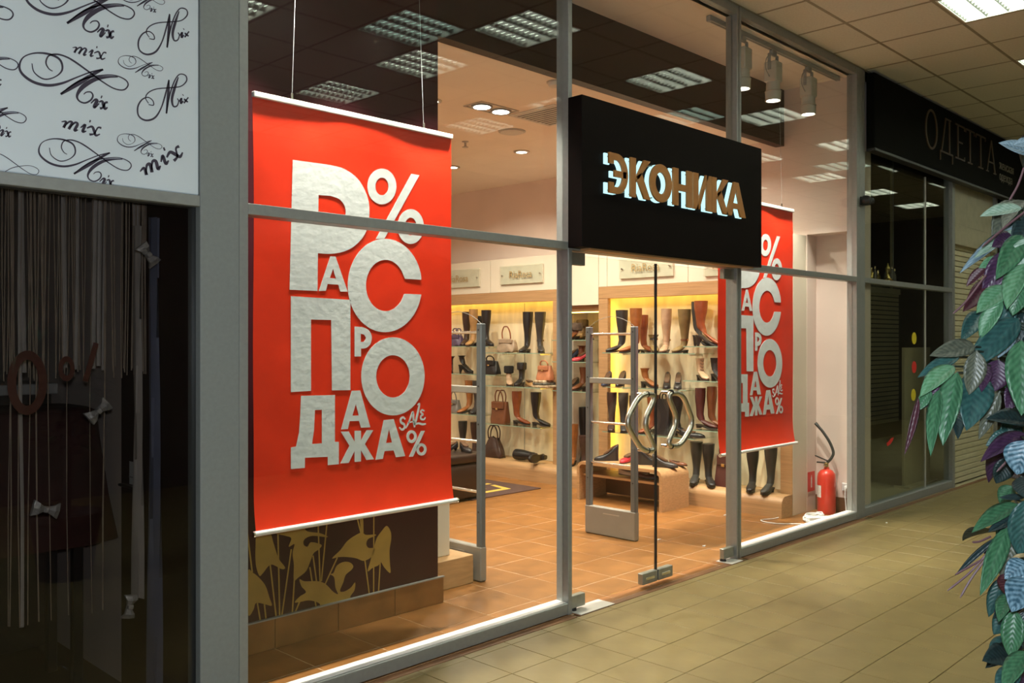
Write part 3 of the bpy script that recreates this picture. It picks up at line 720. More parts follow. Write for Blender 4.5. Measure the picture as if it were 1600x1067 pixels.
# ------------------------------------------------------------------ golden flower print on the brown panel
ZF = lambda x, y: (380 + x/5.0, 790 + y/5.0)
def fp(pts, n=5):
    out = []
    for v in cr(pts, n, True):
        q = onY(*ZF(v.x, v.y), .66); out.append((q.x, q.z))
    return out
FLOWERS = [
 [(110, 200), (200, 195), (235, 290), (275, 410), (325, 480), (300, 495), (215, 460), (150, 530), (125, 545), (98, 460), (95, 330)],
 [(40, 500), (70, 520), (110, 550), (170, 620), (205, 720), (222, 780), (170, 770), (100, 760), (80, 810), (45, 860), (20, 800), (20, 600)],
 [(252, 215), (360, 195), (410, 170), (470, 165), (500, 200), (600, 215), (658, 240), (640, 245), (540, 235), (480, 260), (470, 300), (500, 320), (530, 285), (610, 305), (590, 340), (550, 370), (525, 430), (490, 510), (430, 560), (395, 580), (395, 460), (385, 370), (400, 300), (355, 320), (375, 255), (330, 235)],
 [(440, 575), (480, 590), (580, 590), (640, 610), (700, 670), (740, 690), (720, 640), (710, 560), (680, 535), (705, 525), (730, 470), (780, 440), (830, 442), (858, 470), (845, 500), (800, 540), (780, 600), (755, 665), (790, 670), (840, 640), (873, 600), (868, 660), (835, 715), (890, 735), (910, 770), (840, 785), (740, 800), (640, 825), (570, 840), (600, 770), (520, 740), (450, 750), (402, 755), (440, 710), (490, 675), (455, 630)],
 [(695, 410), (760, 345), (810, 280), (870, 235), (925, 210), (960, 228), (1035, 225), (1020, 240), (975, 260), (960, 300), (980, 330), (1025, 335), (1000, 400), (940, 430), (880, 410), (800, 400), (740, 402)],
 [(1120, 158), (1150, 200), (1155, 260), (1142, 350), (1145, 450), (1148, 525), (1100, 480), (1075, 440), (1055, 465), (1010, 485), (972, 512), (990, 440), (1015, 350), (1040, 260), (1080, 200)],
]
for lp in FLOWERS:
    MB().plate([fp(lp)], .0012, FACADE(0, .6597, 0)).build('flower_print', 'gold_print', wf)
stm = MB()
for a, b_ in (((30, 200), (70, 520)), ((270, 180), (285, 905)), ((210, 460), (262, 915)), ((375, 340), (295, 905)), ((400, 560), (380, 885)), ((520, 480), (575, 830)), ((545, 390), (572, 590)), ((585, 150), (600, 600)), ((655, 120), (610, 590)),
              ((735, 405), (640, 610)), ((440, 750), (385, 880)), ((950, 425), (992, 748)), ((1020, 60), (1018, 745)), ((1070, 440), (1053, 735)), ((885, 80), (920, 215)), ((915, 75), (925, 212)), ((930, 75), (935, 212)), ((110, 760), (140, 940)), ((165, 770), (182, 930))):
    q0 = onY(*ZF(*a), .66); q1 = onY(*ZF(*b_), .66); stm.plate([bar((q0.x, q0.z), (q1.x, q1.z), .0075)], .0010, FACADE(0, .6597, 0))
for x, zb, zt in ((1.80, .2, 1.3), (1.83, .3, 1.15), (2.35, .6, 1.25), (2.52, .6, 1.1), (2.71, .6, 1.35), (2.74, .6, 1.2)):
    stm.plate([bar((x, zb), (x+.03, zt), .0075)], .0010, FACADE(0, .6597, 0))
stm.build('stem_print', 'gold_print', wf)

# ------------------------------------------------------------------ white block and plinth behind the flower panel
cb = thing('white_counter', 'white counter block on a tiled plinth behind the flower panel', 'counter', (3.4, 1.0, 0))
MB().bbox((3.02, .83, .001), (3.715, 1.35, .17), .003).build('plinth', 'oak_end', cb)
MB().bbox((3.02, .92, .17), (3.606, 1.30, 1.55), .004).build('body', 'cream_panel', cb)

# ------------------------------------------------------------------ anti-theft gates
mat('gate_grey', (.13, .14, .145), .45, metal=.2, var=.05); mat('gate_panel', (.26, .24, .205), .5, var=.04); mat('acrylic', (.8, .85, .85), .1)
glass('acrylic_clear', (.93, .96, .95), .04)
def gate(x, label):
    t = thing('security_gate', label, 'security gate', (x, 1.03, 0), 0, 'security gates inside the entrance')
    y0, y1, zt = .822, 1.245, 1.56
    for y in (y0, y1):
        ps = MB().bbox((x-.022, y-.022, 0), (x+.022, y+.022, zt), .006).build('post', 'gate_grey', t)
        for z in (.16, .42, .95, 1.18, 1.52): MB().tube([(x-.0235, y, z), (x-.02, y, z)], .006, 8).build('screw', 'dark_gasket', ps)
    MB().bbox((x-.026, y0-.024, 0.004), (x+.026, y1+.024, .212), .006).build('base_panel', 'gate_panel', t)
    MB().box((x-.0268, y0+.12, .165), (x-.026, y0+.27, .172)).build('base_marking', 'ring_grey', t)
    MB().bbox((x-.02, y0, 1.135), (x+.02, y1, 1.178), .004).build('cross_bar', 'gate_panel', t)
    for z in (1.505, .842, .538): MB().tube([(x, y0, z), (x, y1, z)], .0095, 10).build('rail', 'chrome', t, smooth=True)
    P = cr([(x, y0, zt), (x, y0+.09, zt+.05), (x, (y0+y1)/2, zt+.075), (x, y1-.09, zt+.05), (x, y1, zt)], 6)
    MB().tube(P, .002, 6).build('arch', 'gate_panel', t)
gate(3.77, 'grey security gate beside the flower panel')
gate(5.31, 'grey security gate seen through the left glass door')

# ------------------------------------------------------------------ wooden bench along the right wall
def rounded_profile(x0, x1, z1, r, n=8):
    return [(x1, 0), (x0, 0)] + [(x0+r-r*math.cos(R(90*i/n)), z1-r+r*math.sin(R(90*i/n))) for i in range(n+1)] + [(x1, z1)]
XB0, ZB = 6.82, .175
bn = thing('wall_bench', 'long low oak bench with rounded edge along the shoe wall', 'bench', (7.0, 3.2, 0))
pr = rounded_profile(XB0, 7.19, ZB, .07)
for y0, y1 in ((.458, 2.52), (2.524, 6.4)):
    MB().loft([[(a, y0, b_) for a, b_ in pr], [(a, y1, b_) for a, b_ in pr]]).build('bench_section', 'oak', bn, smooth=True)
MB().box((XB0+.012, .46, -.0), (XB0+.02, 6.38, .012)).build('shadow_gap', 'dark_gasket', bn)

# ------------------------------------------------------------------ display bays with glass shelves
emis('led_yellow', (1.0, .66, .10), L_LED)
def bay(name, label, y0, y1, jl, jr, zl0, zl1, xb, shelves):
    t = thing(name, label, 'display shelf', (FX, (y0+y1)/2, ZB))
    if jl: MB().bbox((FX, y1-jl, ZB+.001), (FX+.05, y1, zl0), .003).bbox((FX+.05, y1-.02, ZB+.001), (xb+.03, y1, zl0), .003).build('jamb', 'oak', t)
    if jr: MB().bbox((FX, y0, ZB+.001), (xb+.03, y0+jr, zl0), .003).build('jamb', 'oak', t)
    MB().bbox((FX-.001, y0, zl0), (FX+.035, y1, zl1), .003).bbox((FX+.035, y0, zl1-.02), (xb+.03, y1, zl1), .003).build('lintel', 'oak', t)
    MB().bbox((xb, y0+jr, ZB+.001), (xb+.03, y1-.021, zl1-.021), .002).build('back_panel', 'niche_back', t)
    MB().box((FX+.038, y0+jr+.01, zl0+.035), (FX+.058, y1-jl-.01, zl0+.05)).build('led_strip', 'led_yellow', t)
    for (a, b_, z) in shelves:
        s = MB().box((XB0+.004, a, z-.008), (xb-.002, b_, z)).build('glass_shelf', 'shelf_glass', t)
        MB().box((XB0, a, z-.008), (XB0+.0035, b_, z)).build('edge', 'shelf_edge', s)
        for y in (a+.14, b_-.14):
            MB().bbox((xb-.20, y-.008, z-.024), (xb, y+.008, z-.0085), .002).build('bracket', 'brushed_steel', s)
    return t
zsh = lambda px, py: onX(px, py, XB0).z
ysh = lambda px: onX(px, 600, XB0).y
yBA = ysh(774)
SA1, SA2, SA3 = zsh(735, 541), zsh(735, 584.5), zsh(735, 648)
SB1, SB2, SB3 = zsh(820, 551.5), zsh(820, 605), zsh(820, 667)
yR = ysh(1076)
SR1, SR2, SR3 = zsh(1015, 551.5), zsh(1015, 607), zsh(1015, 680)
SQ1, SQ2, SQ3 = zsh(1105, 541), zsh(1105, 595.5), zsh(1105, 673)
SM1, SM2, SM3 = zsh(912, 531), zsh(912, 566), zsh(912, 613)
LB = bay('display_bay', 'rear oak display bay with glass shelves beside the big banner', 3.06, 6.3, .1, .07, 1.872, 1.99, 7.16,
         [(ysh(763), 6.0, SA1), (ysh(774), 6.0, SA2), (ysh(750), 6.0, SA3), (3.14, ysh(757), SB1), (3.14, ysh(757), SB2), (3.14, ysh(750), SB3)])
RB = bay('display_bay', 'oak framed display bay with glass shelves behind the glass doors', .455, 2.52, .115, .11, 1.872, 1.99, 7.16,
         [(ysh(1085), ysh(941), SR1), (ysh(1072), ysh(941), SR2), (ysh(1085), ysh(941), SR3), (.60, ysh(1067), SQ1), (.60, ysh(1067), SQ2), (.60, ysh(1081), SQ3)])
nb = thing('display_niche', 'narrow display niche between the two oak bays', 'display shelf', (7.2, 2.8, ZB))
MB().bbox((7.06, 2.525, 1.755), (7.25, 3.055, 1.812), .003).build('lintel', 'oak', nb)
MB().bbox((7.47, 2.525, ZB+.001), (7.515, 3.055, 1.755), .002).build('back_panel', 'niche_back', nb)
MB().box((7.12, 2.54, 1.745), (7.14, 3.04, 1.754)).build('led_strip', 'led_yellow', nb)
for z in (SM1, SM2, SM3):
    s = MB().box((XB0+.084, 2.53, z-.008), (7.46, 3.05, z)).build('glass_shelf', 'shelf_glass', nb)
    MB().box((XB0+.08, 2.53, z-.008), (XB0+.0835, 3.05, z)).build('edge', 'shelf_edge', s)
MB().bbox((7.19, 2.525, .001), (7.515, 3.055, ZB), .003).build('base', 'oak', nb)
# upright light strips inside the bay ends
MB().box((7.075, 2.475, ZB+.05), (7.095, 2.495, 1.86)).build('led_strip', 'led_yellow', RB)
MB().box((7.10, 3.140, ZB+.05), (7.112, 3.148, 1.86)).build('led_strip', 'led_yellow', LB)
wires = MB()
for y in (ysh(786),):
    wires.tube([(7.152, y, ZB+.01), (7.152, y, 1.87)], .003, 6)
wires.build('hanging_rod', 'grey_plastic', LB)

# brand plates on the fascia
mat('plate_letters', (.40, .28, .12), .45)
def plate4(px0, px1, pyc_t, pyc_b, label):
    a = onX(px0, pyc_t, FX-.03); b_ = onX(px1, pyc_t, FX-.03); y1, y0 = a.y, b_.y; pm = (px0+px1)/2
    zt = onX(px1, pyc_t, FX-.03).z; zb = onX(px1, pyc_b, FX-.03).z
    t = thing('brand_plate', label, 'sign', (FX-.03, (y0+y1)/2, zb), 0, 'glass brand plates above the shelves')
    w, h = y1-y0, zt-zb
    MB().bbox((FX-.030, y0, zb), (FX-.022, y1, zt), .002).build('glass_plate', 'plate_glass', t)
    MB().bbox((FX-.018, y0+.004, zb+.004), (FX-.001, y1-.004, zt-.004), .002).build('back_plate', 'plate_back', t)
    for y in (y0+.035, y1-.035):
        MB().tube([(FX-.034, y, (zb+zt)/2), (FX-.001, y, (zb+zt)/2)], .008, 10).build('standoff', 'chrome', t)
    xf = SIDE(FX-.0305, (y0+y1)/2, zb+h*.33)
    tx = text('RiaRosa', h*.55, .002, 'CENTER', .95); m_ = MB().add(tx.v, tx.f, xf); m_.build('lettering', 'plate_letters', t)
mat('plate_back', (.68, .64, .51), .4)
plate4(684, 748, 419, 448, 'brand plate partly covered by the big banner')
plate4(780.5, 847, 411, 441.5, 'brand plate fully visible left of the window post')
plate4(967, 1051, 398, 431.5, 'brand plate seen through the gap between the doors')
plate4(1099, 1180, 391, 428, 'brand plate half hidden behind the right door fitting')

# ------------------------------------------------------------------ display bench, ottoman, mat
db = thing('display_bench', 'curved oak display bench with shoes standing on it', 'bench', (6.56, 1.8, 0))
x0_, x1_, y0_, y1_, h_ = 6.35, 6.76, 1.31, 2.25, .355; r_ = .07; tk = .028
def ubend(o):
    pts = [(y0_+o, 0)] + [(y0_+r_-(r_-o)*math.cos(R(90*i/8)), h_-r_+(r_-o)*math.sin(R(90*i/8))) for i in range(9)]
    pts += [(y1_-r_+(r_-o)*math.sin(R(90*i/8)), h_-r_+(r_-o)*math.cos(R(90*i/8))) for i in range(9)] + [(y1_-o, 0)]
    return pts
prof = ubend(0) + ubend(tk)[::-1]
m_ = MB(); n_ = len(prof); half = n_//2
va = [(x0_, a, b_) for a, b_ in prof] + [(x1_, a, b_) for a, b_ in prof]; fa = []
for i in range(n_): fa.append((i, (i+1) % n_, n_+(i+1) % n_, n_+i))
for i in range(half-1): fa += [(i, n_-1-i, n_-2-i, i+1), (n_+i, n_+i+1, 2*n_-2-i, 2*n_-1-i)]
m_.add(va, fa).build('bent_top', 'oak', db, smooth=True)
MB().bbox((x0_+.06, y0_+tk, .215), (x1_, y1_-tk, .237), .002).build('lower_shelf', 'oak', db)
MB().bbox((x1_-.02, y0_+tk, .02), (x1_-.004, y1_-tk, .215), .002).build('back_board', 'dark_skirting', db)
mat('ottoman_leather', (.028, .016, .012), .38, var=.25, scale=6, bump=.15, bscale=40)
po = onZ(703, 786, 0)
ot = thing('ottoman', 'dark brown leather ottoman behind the first security gate', 'ottoman', (5.30, 3.18, 0))
def rbox_rings(sx, sy, z0, z1, r, n=6):
    def ring(k, z):
        o = []
        for cx, cy, a in ((1, 1, 0), (-1, 1, 90), (-1, -1, 180), (1, -1, 270)):
            for i in range(n+1): o.append((cx*(sx/2-r)+(r-k)*math.cos(R(a+90*i/n)), cy*(sy/2-r)+(r-k)*math.sin(R(a+90*i/n)), z))
        return o
    e = min(r*.6, (z1-z0)/3)
    return [ring(e*.6, z0), ring(0, z0+e*.5)] + [ring(0, z1-e)] + [ring(e*(1-math.cos(R(q))), z1-e+e*math.sin(R(q))) for q in (20, 45, 70, 90)]
MB().loft(rbox_rings(.98, .62, .02, .35, .09)).build('body', 'ottoman_leather', ot, world=False, smooth=True, sharp=60)
MB().loft(rbox_rings(.99, .63, .345, .43, .10)).build('cushion', 'ottoman_leather', ot, world=False, smooth=True, sharp=60)
for sx in (-1, 1):
    for sy in (-1, 1): MB().lathe([(.02, 0), (.025, .025)], 10).build('foot', 'black_plastic', ot, world=False).location = (sx*.40, sy*.23, 0)
mat('mat_brown', (.085, .042, .032), .9, var=.2, scale=80, bump=.5, bscale=200); mat('mat_yellow', (.58, .40, .07), .8)
q = [onZ(*p_, .008) for p_ in ((845, 763), (783, 775), (690, 757), (757, 745))]
fm = thing('floor_mat', 'brown floor mat with a yellow square emblem in front of the bench', 'floor mat', (6.2, 3.2, 0))
MB().bbox((5.62, 2.88, .001), (6.55, 3.95, .010), .003).build('mat', 'mat_brown', fm)
em = MB()
def zrot(pts): return [[(x, y) for x, y in pts]]
XFm = Matrix(((0, 1, 0, 6.10), (-1, 0, 0, 3.32), (0, 0, 1, .0095), (0, 0, 0, 1)))
for lp in ([[(-.02, .26), (.27, .20), (.27, -.20), (-.02, -.26), (-.02, -.20), (.20, -.15), (.20, .15), (-.02, .20)]], [[(-.14, .03), (.10, .03), (.10, -.03), (-.14, -.03)]], [[(-.14, .28), (-.08, .28), (-.08, -.28), (-.14, -.28)]]):
    em.plate(lp, .0015, XFm)
em.build('emblem', 'mat_yellow', fm)

# ------------------------------------------------------------------ shoes, boots and bags
def lea(name, c, rough=.38, var=.2, bump=.08): mat(name, c, rough, var=var, scale=18, bump=bump, bscale=60)
for nm, c in (('black', (.012, .010, .011)), ('charcoal', (.035, .032, .030)), ('darkbrown', (.045, .022, .016)), ('brown', (.15, .05, .018)), ('cognac', (.30, .105, .028)),
              ('tan', (.36, .20, .075)), ('beige', (.44, .29, .18)), ('sand', (.32, .21, .11)), ('maroon', (.075, .020, .018)), ('red', (.38, .02, .03)), ('redbrown', (.22, .055, .018)),
              ('olive', (.19, .13, .05)), ('grey', (.17, .15, .13)), ('purple', (.09, .06, .11)), ('blue', (.03, .04, .075)), ('salmon', (.42, .16, .075)), ('cream', (.62, .52, .40)), ('snake', (.33, .24, .16))):
    lea('leather_'+nm, c)
lea('fur_black', (.012, .009, .008), .95, .4, .8); lea('fur_brown', (.07, .045, .03), .95, .4, .8)
mat('sole_dark', (.02, .014, .011), .5); mat('sole_brown', (.10, .05, .025), .5); mat('brass', (.70, .50, .22), .25, metal=1.0)
def ringp(c, ang, rw, rn, n=14):
    """ellipse ring in a boot's side plane: centre c=(x,z), normal rotated by ang from straight down"""
    tx, tz = math.cos(R(ang)), math.sin(R(ang))
    return [(c[0]+rn*math.cos(2*math.pi*k/n)*tx, rw*math.sin(2*math.pi*k/n), c[1]+rn*math.cos(2*math.pi*k/n)*tz) for k in range(n)]
def head(px, zs):
    """height of whatever is above a shelf level"""
    for lev in ((SA1, SA2, SA3, ZB) if px < 774 else (SB1, SB2, SB3, ZB) if px < 880 else (SM1, SM2, SM3, ZB) if px < 930 else (SR1, SR2, SR3, ZB) if px < 1076 else (SQ1, SQ2, SQ3, ZB)),:
        top = 1.86 if not 880 < px < 930 else 1.745
        for l in lev:
            if abs(l-zs) < 1e-6: return top
            top = l-.008
    return zs+2
def boot(px, py, zs, h, m, th, label, heel=.03, L=.24, rt=.058, lean=0.0, cuff=None, strap=None, X=None, sole='sole_dark', toe=1.0, cat='boot', kindname='boot', laces=False, rise=0.0, stiletto=False):
    """boot standing at the point seen at px (ankle), on height zs, toe heading th degrees"""
    X = X if X is not None else 6.99
    p = onX(px, py, X); t = thing(kindname, label, cat, (X, p.y, zs+rise+.0005), R(th+35), 'boots and shoes on display')
    hh = heel; L *= .92; k = L/.24; h = min(h, head(px, zs)-zs-rise-.05)
    ra = .034*k; rt_ = rt
    R_ = []
    ztop = max(h, hh+.11)
    az = hh+.085*k
    for i in range(7):
        u = i/6; z = ztop+(az+.02-ztop)*u; bul = math.sin(min(1, u*1.35)*math.pi)*.006 if h > .3 else 0
        r = rt_+(ra*1.08-rt_)*(u**.85)+bul
        R_.append(ringp((-.004+lean*(1-u)*(1-u)-.004*u, z), 0, r*.92, r))
    # ankle to toe
    R_.append(ringp((.000*k, az-.012), -14, ra*.98, ra*1.22))
    R_.append(ringp((.010*k, hh*.86+.050*k), -34, ra*1.0, ra*1.40))
    R_.append(ringp((.038*k, hh*.66+.040*k), -58, ra*1.02, ra*1.16))
    R_.append(ringp((.075*k, hh*.40+.036*k), -68, ra*1.1, ra*.86))
    R_.append(ringp((.110*k, hh*.14+.031*k), -80, ra*1.16, ra*.72))
    R_.append(ringp((.140*k, .027*k), -88, ra*1.08, ra*.60))
    R_.append(ringp((.165*k*toe, .023*k), -92, ra*.80, ra*.45))
    R_.append(ringp((.180*k*toe, .020*k), -95, ra*.38, ra*.24))
    up = MB().loft(R_[::-1]).build('upper', m, t, world=False, smooth=True, sharp=70)
    # sole following the arch
    def sz(x):
        u = min(1, max(0, (x/k+.045)/.16)); u = u*u*(3-2*u); return hh*(1-u)
    out = [(-.050, 0), (-.046, .020), (-.030, .029), (0, .027), (.04, .027), (.09, .038), (.125, .040), (.155, .032), (.176, .016), (.184, 0)]
    ol = out + [(x, -y) for x, y in out[-2:0:-1]]
    top = [(x*k*(toe if x > .1 else 1), y*k, sz(x*k)+.010) for x, y in ol]; bot = [(x, y, z-.010) for x, y, z in top]
    MB().loft([bot, top]).build('sole', sole, t, world=False)
    if hh > .012:
        tp = .35 if stiletto else .8
        q1 = [(x*k, y*k, sz(x*k)+.001) for x, y in ((-.048, .0), (-.042, .020), (-.020, .026), (.004, .022), (.006, 0), (.004, -.022), (-.020, -.026), (-.042, -.020))]
        cx = -.036*k
        q0 = [(cx+(x-cx)*tp, y*tp, 0) for x, y, z in q1]
        MB().loft([q0, q1]).build('heel', sole, t, world=False)
    if cuff: MB().loft([ringp((-.004+lean, ztop+.012), 0, rt_*.95, rt_*1.05), ringp((-.004+lean, ztop+.0), 0, rt_*1.10, rt_*1.18), ringp((-.004+lean*.8, ztop-.06), 0, rt_*1.06, rt_*1.14), ringp((-.004+lean*.8, ztop-.068), 0, rt_*.9, rt_*.95)][::-1]).build('cuff', cuff, t, world=False, smooth=True)
    if strap:
        zz = az+.012; MB().loft([ringp((-.006, zz+.018), 0, ra*1.14, ra*1.20), ringp((-.006, zz), 0, ra*1.12, ra*1.20)][::-1], caps=False).build('strap', strap, t, world=False, smooth=True)
        MB().bbox((-.012, ra*1.14, zz), (.006, ra*1.14+.006, zz+.018), .002).build('buckle', 'brass', t, world=False)
    if laces:
        lm = MB()
        for i in range(5):
            z = ztop-.015-.026*i*(h/.18); r = ra*1.1+.012*(1-i/5)
            lm.tube([(r, -.016, z), (r+.010, 0, z-.012), (r, .016, z-.004)], .0025, 5)
        lm.build('laces', 'leather_darkbrown', up, world=False)
    return t
def pump(px, py, zs, m, th, label, heel=.07, L=.23, X=None, wedge=False, sole='sole_dark', bow=False, rise=0.0):
    X = X if X is not None else 6.96
    p = onX(px, py, X); t = thing('shoe', label, 'shoe', (X, p.y, zs+rise+.0005), R(th+30), 'boots and shoes on display')
    k = L/.24
    def sz(x):
        u = min(1, max(0, (x/k+.045)/.17)); u = u*u*(3-2*u); return heel*(1-u)
    R_ = []
    for x, w, hgt in ((-.052, .010, .050), (-.046, .022, .056), (-.02, .029, .050), (.02, .030, .036), (.06, .034, .032), (.10, .039, .040), (.135, .036, .036), (.165, .024, .026), (.182, .008, .014)):
        z = sz(x*k)+.008; n = 12
        R_.append([(x*k, w*k*math.cos(math.pi*i/(n-1)), z+hgt*k*max(0, math.sin(math.pi*i/(n-1)))**(.6 if x > .08 else .35)*(1 if x > .08 or x < -.04 else .92)) for i in range(n)] + [(x*k, 0, z)])
    MB().loft(R_).build('upper', m, t, world=False, smooth=True, sharp=70)
    MB().loft([[(x*k, y*k, sz(x*k)+.045*k) for x, y in ((-.043, 0), (-.035, .02), (0, .024), (.05, .027), (.085, .02), (.092, 0), (.085, -.02), (.05, -.027), (0, -.024), (-.035, -.02))],
               [(x*k, y*k, sz(x*k)+.058*k) for x, y in ((-.043, 0), (-.035, .02), (0, .024), (.05, .027), (.085, .02), (.092, 0), (.085, -.02), (.05, -.027), (0, -.024), (-.035, -.02))]]).build('insole', 'sole_brown', t, world=False)
    out = [(-.052, 0), (-.046, .022), (-.02, .029), (.02, .029), (.06, .033), (.10, .039), (.14, .035), (.17, .02), (.186, 0)]
    ol = out+[(x, -y) for x, y in out[-2:0:-1]]
    top = [(x*k, y*k, sz(x*k)+.010) for x, y in ol]
    bot = [(x, y, 0 if wedge else z-.008) for x, y, z in top]
    MB().loft([bot, top]).build('sole', sole, t, world=False)
    if not wedge and heel > .015:
        q1 = [(x*k, y*k, sz(x*k)+.001) for x, y in ((-.048, 0), (-.040, .018), (-.018, .020), (-.006, 0), (-.018, -.020), (-.040, -.018))]
        q0 = [(-.036*k+(x+.036*k)*.35, y*.35, 0) for x, y, z in q1]
        MB().loft([q0, q1]).build('heel', sole, t, world=False)
    if bow: MB().bbox((.085*k, -.022, .052), (.12*k, .022, .064), .005).build('bow', m, t, world=False)
    return t
def bag(px, py, zs, w, h, m, label, d=.12, X=None, th=180, handles=2, hh=.12, taper=.75, clasp=True, flap=True, strapm=None, slouch=0.0, rise=0.0):
    X = X if X is not None else 6.97
    p = onX(px, py, X); t = thing('handbag', label, 'handbag', (X, p.y, zs+rise+.0005), R(th), 'bags on display')
    hh = max(.02, min(hh, head(px, zs)-zs-rise-h-.035)); R_ = []; n = 28
    for i in range(8):
        u = i/7; z = h*u; sw = (w/2)*(1-(1-taper)*u)*(.94 if i in (0,) else 1); sd = (d/2)*(1-.65*u)*(.92 if i == 0 else 1)
        ring_ = []
        for k in range(n):
            a = 2*math.pi*k/n; c, s = math.cos(a), math.sin(a); e = .45
            x = sd*math.copysign(abs(c)**e, c); y = sw*math.copysign(abs(s)**e, s)
            zz = z - slouch*u*(abs(y)/(w/2))**2*h*.4 + slouch*.02*math.sin(5*a+3*u)
            ring_.append((x*(1+slouch*.25*math.sin(math.pi*u)), y*(1+slouch*.12*math.sin(math.pi*u)), max(0, zz)))
        R_.append(ring_)
    b_ = MB().loft(R_).build('body', m, t, world=False, smooth=True, sharp=60)
    sm = strapm or m
    if flap:
        MB().bbox((d*.26, -w*.40*taper-.005, h*.66), (d*.40, w*.40*taper+.005, h*.99), .006).build('flap', m, t, world=False)
    if clasp:
        MB().bbox((d*.40, -.016, h*.62), (d*.40+.007, .016, h*.72), .002).build('clasp', 'brass', t, world=False)
    for i in range(handles):
        xx = (d*.12 if i == 0 else -d*.12); ww = w*.24
        P = cr([(xx, -ww, h*.93), (xx*1.6, -ww*.98, h+hh*.5), (xx*1.9, -ww*.5, h+hh*.95), (xx*2, 0, h+hh), (xx*1.9, ww*.5, h+hh*.95), (xx*1.6, ww*.98, h+hh*.5), (xx, ww, h*.93)], 5)
        hd = MB().tube(P, .007, 8).build('handle', sm, t, world=False, smooth=True)
    return t
OUT, RT, LF = 185, 265, 105
# rear bay, section behind the gate
bag(714, 540, SA1, .20, .13, 'leather_purple', 'grey purple handbag at the edge of the big banner, top shelf', hh=.07, slouch=.6, clasp=False)
boot(729, 538, SA1, .39, 'leather_darkbrown', 175, 'dark brown tall boot left of the tan boot on the rear top shelf')
boot(739.5, 538, SA1, .415, 'leather_tan', 165, 'tall tan boot on the rear top shelf behind the gate', rt=.055, X=6.93)
boot(750, 538, SA1, .33, 'leather_charcoal', 185, 'shorter dark boot right of the tan boot on the rear top shelf', cuff='fur_black', X=7.08, rt=.05)
boot(760, 538, SA1, .40, 'leather_black', 215, 'tall black boot just right of the gate post, top shelf', rt=.062, X=6.95)
boot(704, 583, SA2, .19, 'leather_maroon', 190, 'maroon ankle boot at the banner edge on the rear second shelf', heel=.06, cat='ankle boot', kindname='ankle_boot')
boot(722, 583, SA2, .20, 'leather_black', 240, 'black high heeled ankle boot on the rear second shelf', heel=.085, cat='ankle boot', kindname='ankle_boot', stiletto=True, rt=.05)
bag(768, 583, SA2, .24, .15, 'leather_black', 'black flap handbag right of the gate post on the second shelf', handles=1, hh=.05, slouch=.3)
boot(733, 645, SA3, .37, 'leather_cognac', 140, 'cognac brown boot with curled toe on the rear third shelf', rt=.055)
boot(745, 645, SA3, .37, 'leather_charcoal', 170, 'dark grey boot beside the cognac boot on the rear third shelf')
bag(711, 645, SA3, .17, .14, 'leather_grey', 'small grey handbag at the banner edge on the rear third shelf', hh=.09, handles=1)
boot(723, 706, ZB, .36, 'leather_charcoal', 185, 'dark boot on the bench left of the gate post', X=7.02)
boot(742, 706, ZB, .36, 'leather_darkbrown', 185, 'dark brown boot on the bench hidden by the gate post', X=7.02)
# rear bay, right section
bag(793, 551, SB1, .255, .15, 'leather_snake', 'snakeskin shoulder bag on the rear top shelf', handles=1, hh=.13, taper=.9, slouch=.7, strapm='leather_redbrown', clasp=False)
boot(824, 551, SB1, .435, 'leather_black', 160, 'tall plain black boot beside the snakeskin bag', rt=.062, lean=-.01)
boot(844, 551, SB1, .43, 'leather_charcoal', 195, 'tall charcoal boot with ankle seam on the rear top shelf', rt=.066, lean=.02, strap='leather_charcoal')
boot(795, 603, SB2, .20, 'leather_beige', 195, 'beige ankle boot with black fur top on the rear second shelf', cuff='fur_black', cat='ankle boot', kindname='ankle_boot', heel=.05, rt=.05)
boot(815, 603, SB2, .24, 'leather_black', 165, 'short black slouch boot on the rear second shelf', cat='ankle boot', kindname='ankle_boot', cuff='leather_black', rt=.05)
bag(852, 602, SB2, .21, .15, 'leather_salmon', 'salmon brown handbag above the folded scarf', hh=.05, handles=1, rise=.0785, X=6.91)
pump(826, 604, SB2, 'leather_tan', 215, 'tan flat shoe left of the folded scarf', heel=.012, X=7.0)
bag(782, 664, SB3, .235, .235, 'leather_brown', 'structured brown handbag with brass lock and two handles', hh=.12, taper=.92, d=.14)
boot(808, 665, SB3, .355, 'leather_redbrown', 245, 'red brown boot beside the structured brown handbag', rt=.056)
boot(838, 667, SB3, .365, 'leather_black', 250, 'black riding boot with low heel on the rear third shelf', rt=.058)
bag(772, 712, ZB, .30, .22, 'leather_darkbrown', 'slouchy dark brown bag on the bench beside the gate post', slouch=1.0, taper=.45, hh=.13, clasp=False, flap=False)
# boot lying on the bench
p = onX(818, 716, 6.95)
t = boot(818, 716, ZB, .36, 'leather_black', 0, 'black boot lying on its side on the oak bench', rt=.05)
t.location = (6.95, onX(850, 716, 6.95).y, ZB+.054); t.rotation_euler = (R(-90), R(180), 0); t.scale = (1.25,)*3; t.location.z = ZB+.066
# folded scarf
mat('scarf_pattern', (.55, .26, .08), .8, var=.7, scale=25, col2=(.75, .62, .42)); mat('scarf_dark', (.05, .05, .035), .8, var=.8, scale=30, col2=(.25, .25, .2))
p = onX(850, 604, 6.91); t = thing('scarf', 'patterned folded scarf under the salmon handbag', 'scarf', (6.91, p.y, SB2+.0005), 0)
for i, (mm, dz, sx) in enumerate((('scarf_pattern', 0, .24), ('scarf_dark', .028, .20), ('scarf_pattern', .05, .16))):
    MB().loft(rbox_rings(.17, sx, dz, dz+.027, .03)).build('fold', mm, t, world=False, smooth=True, sharp=70)
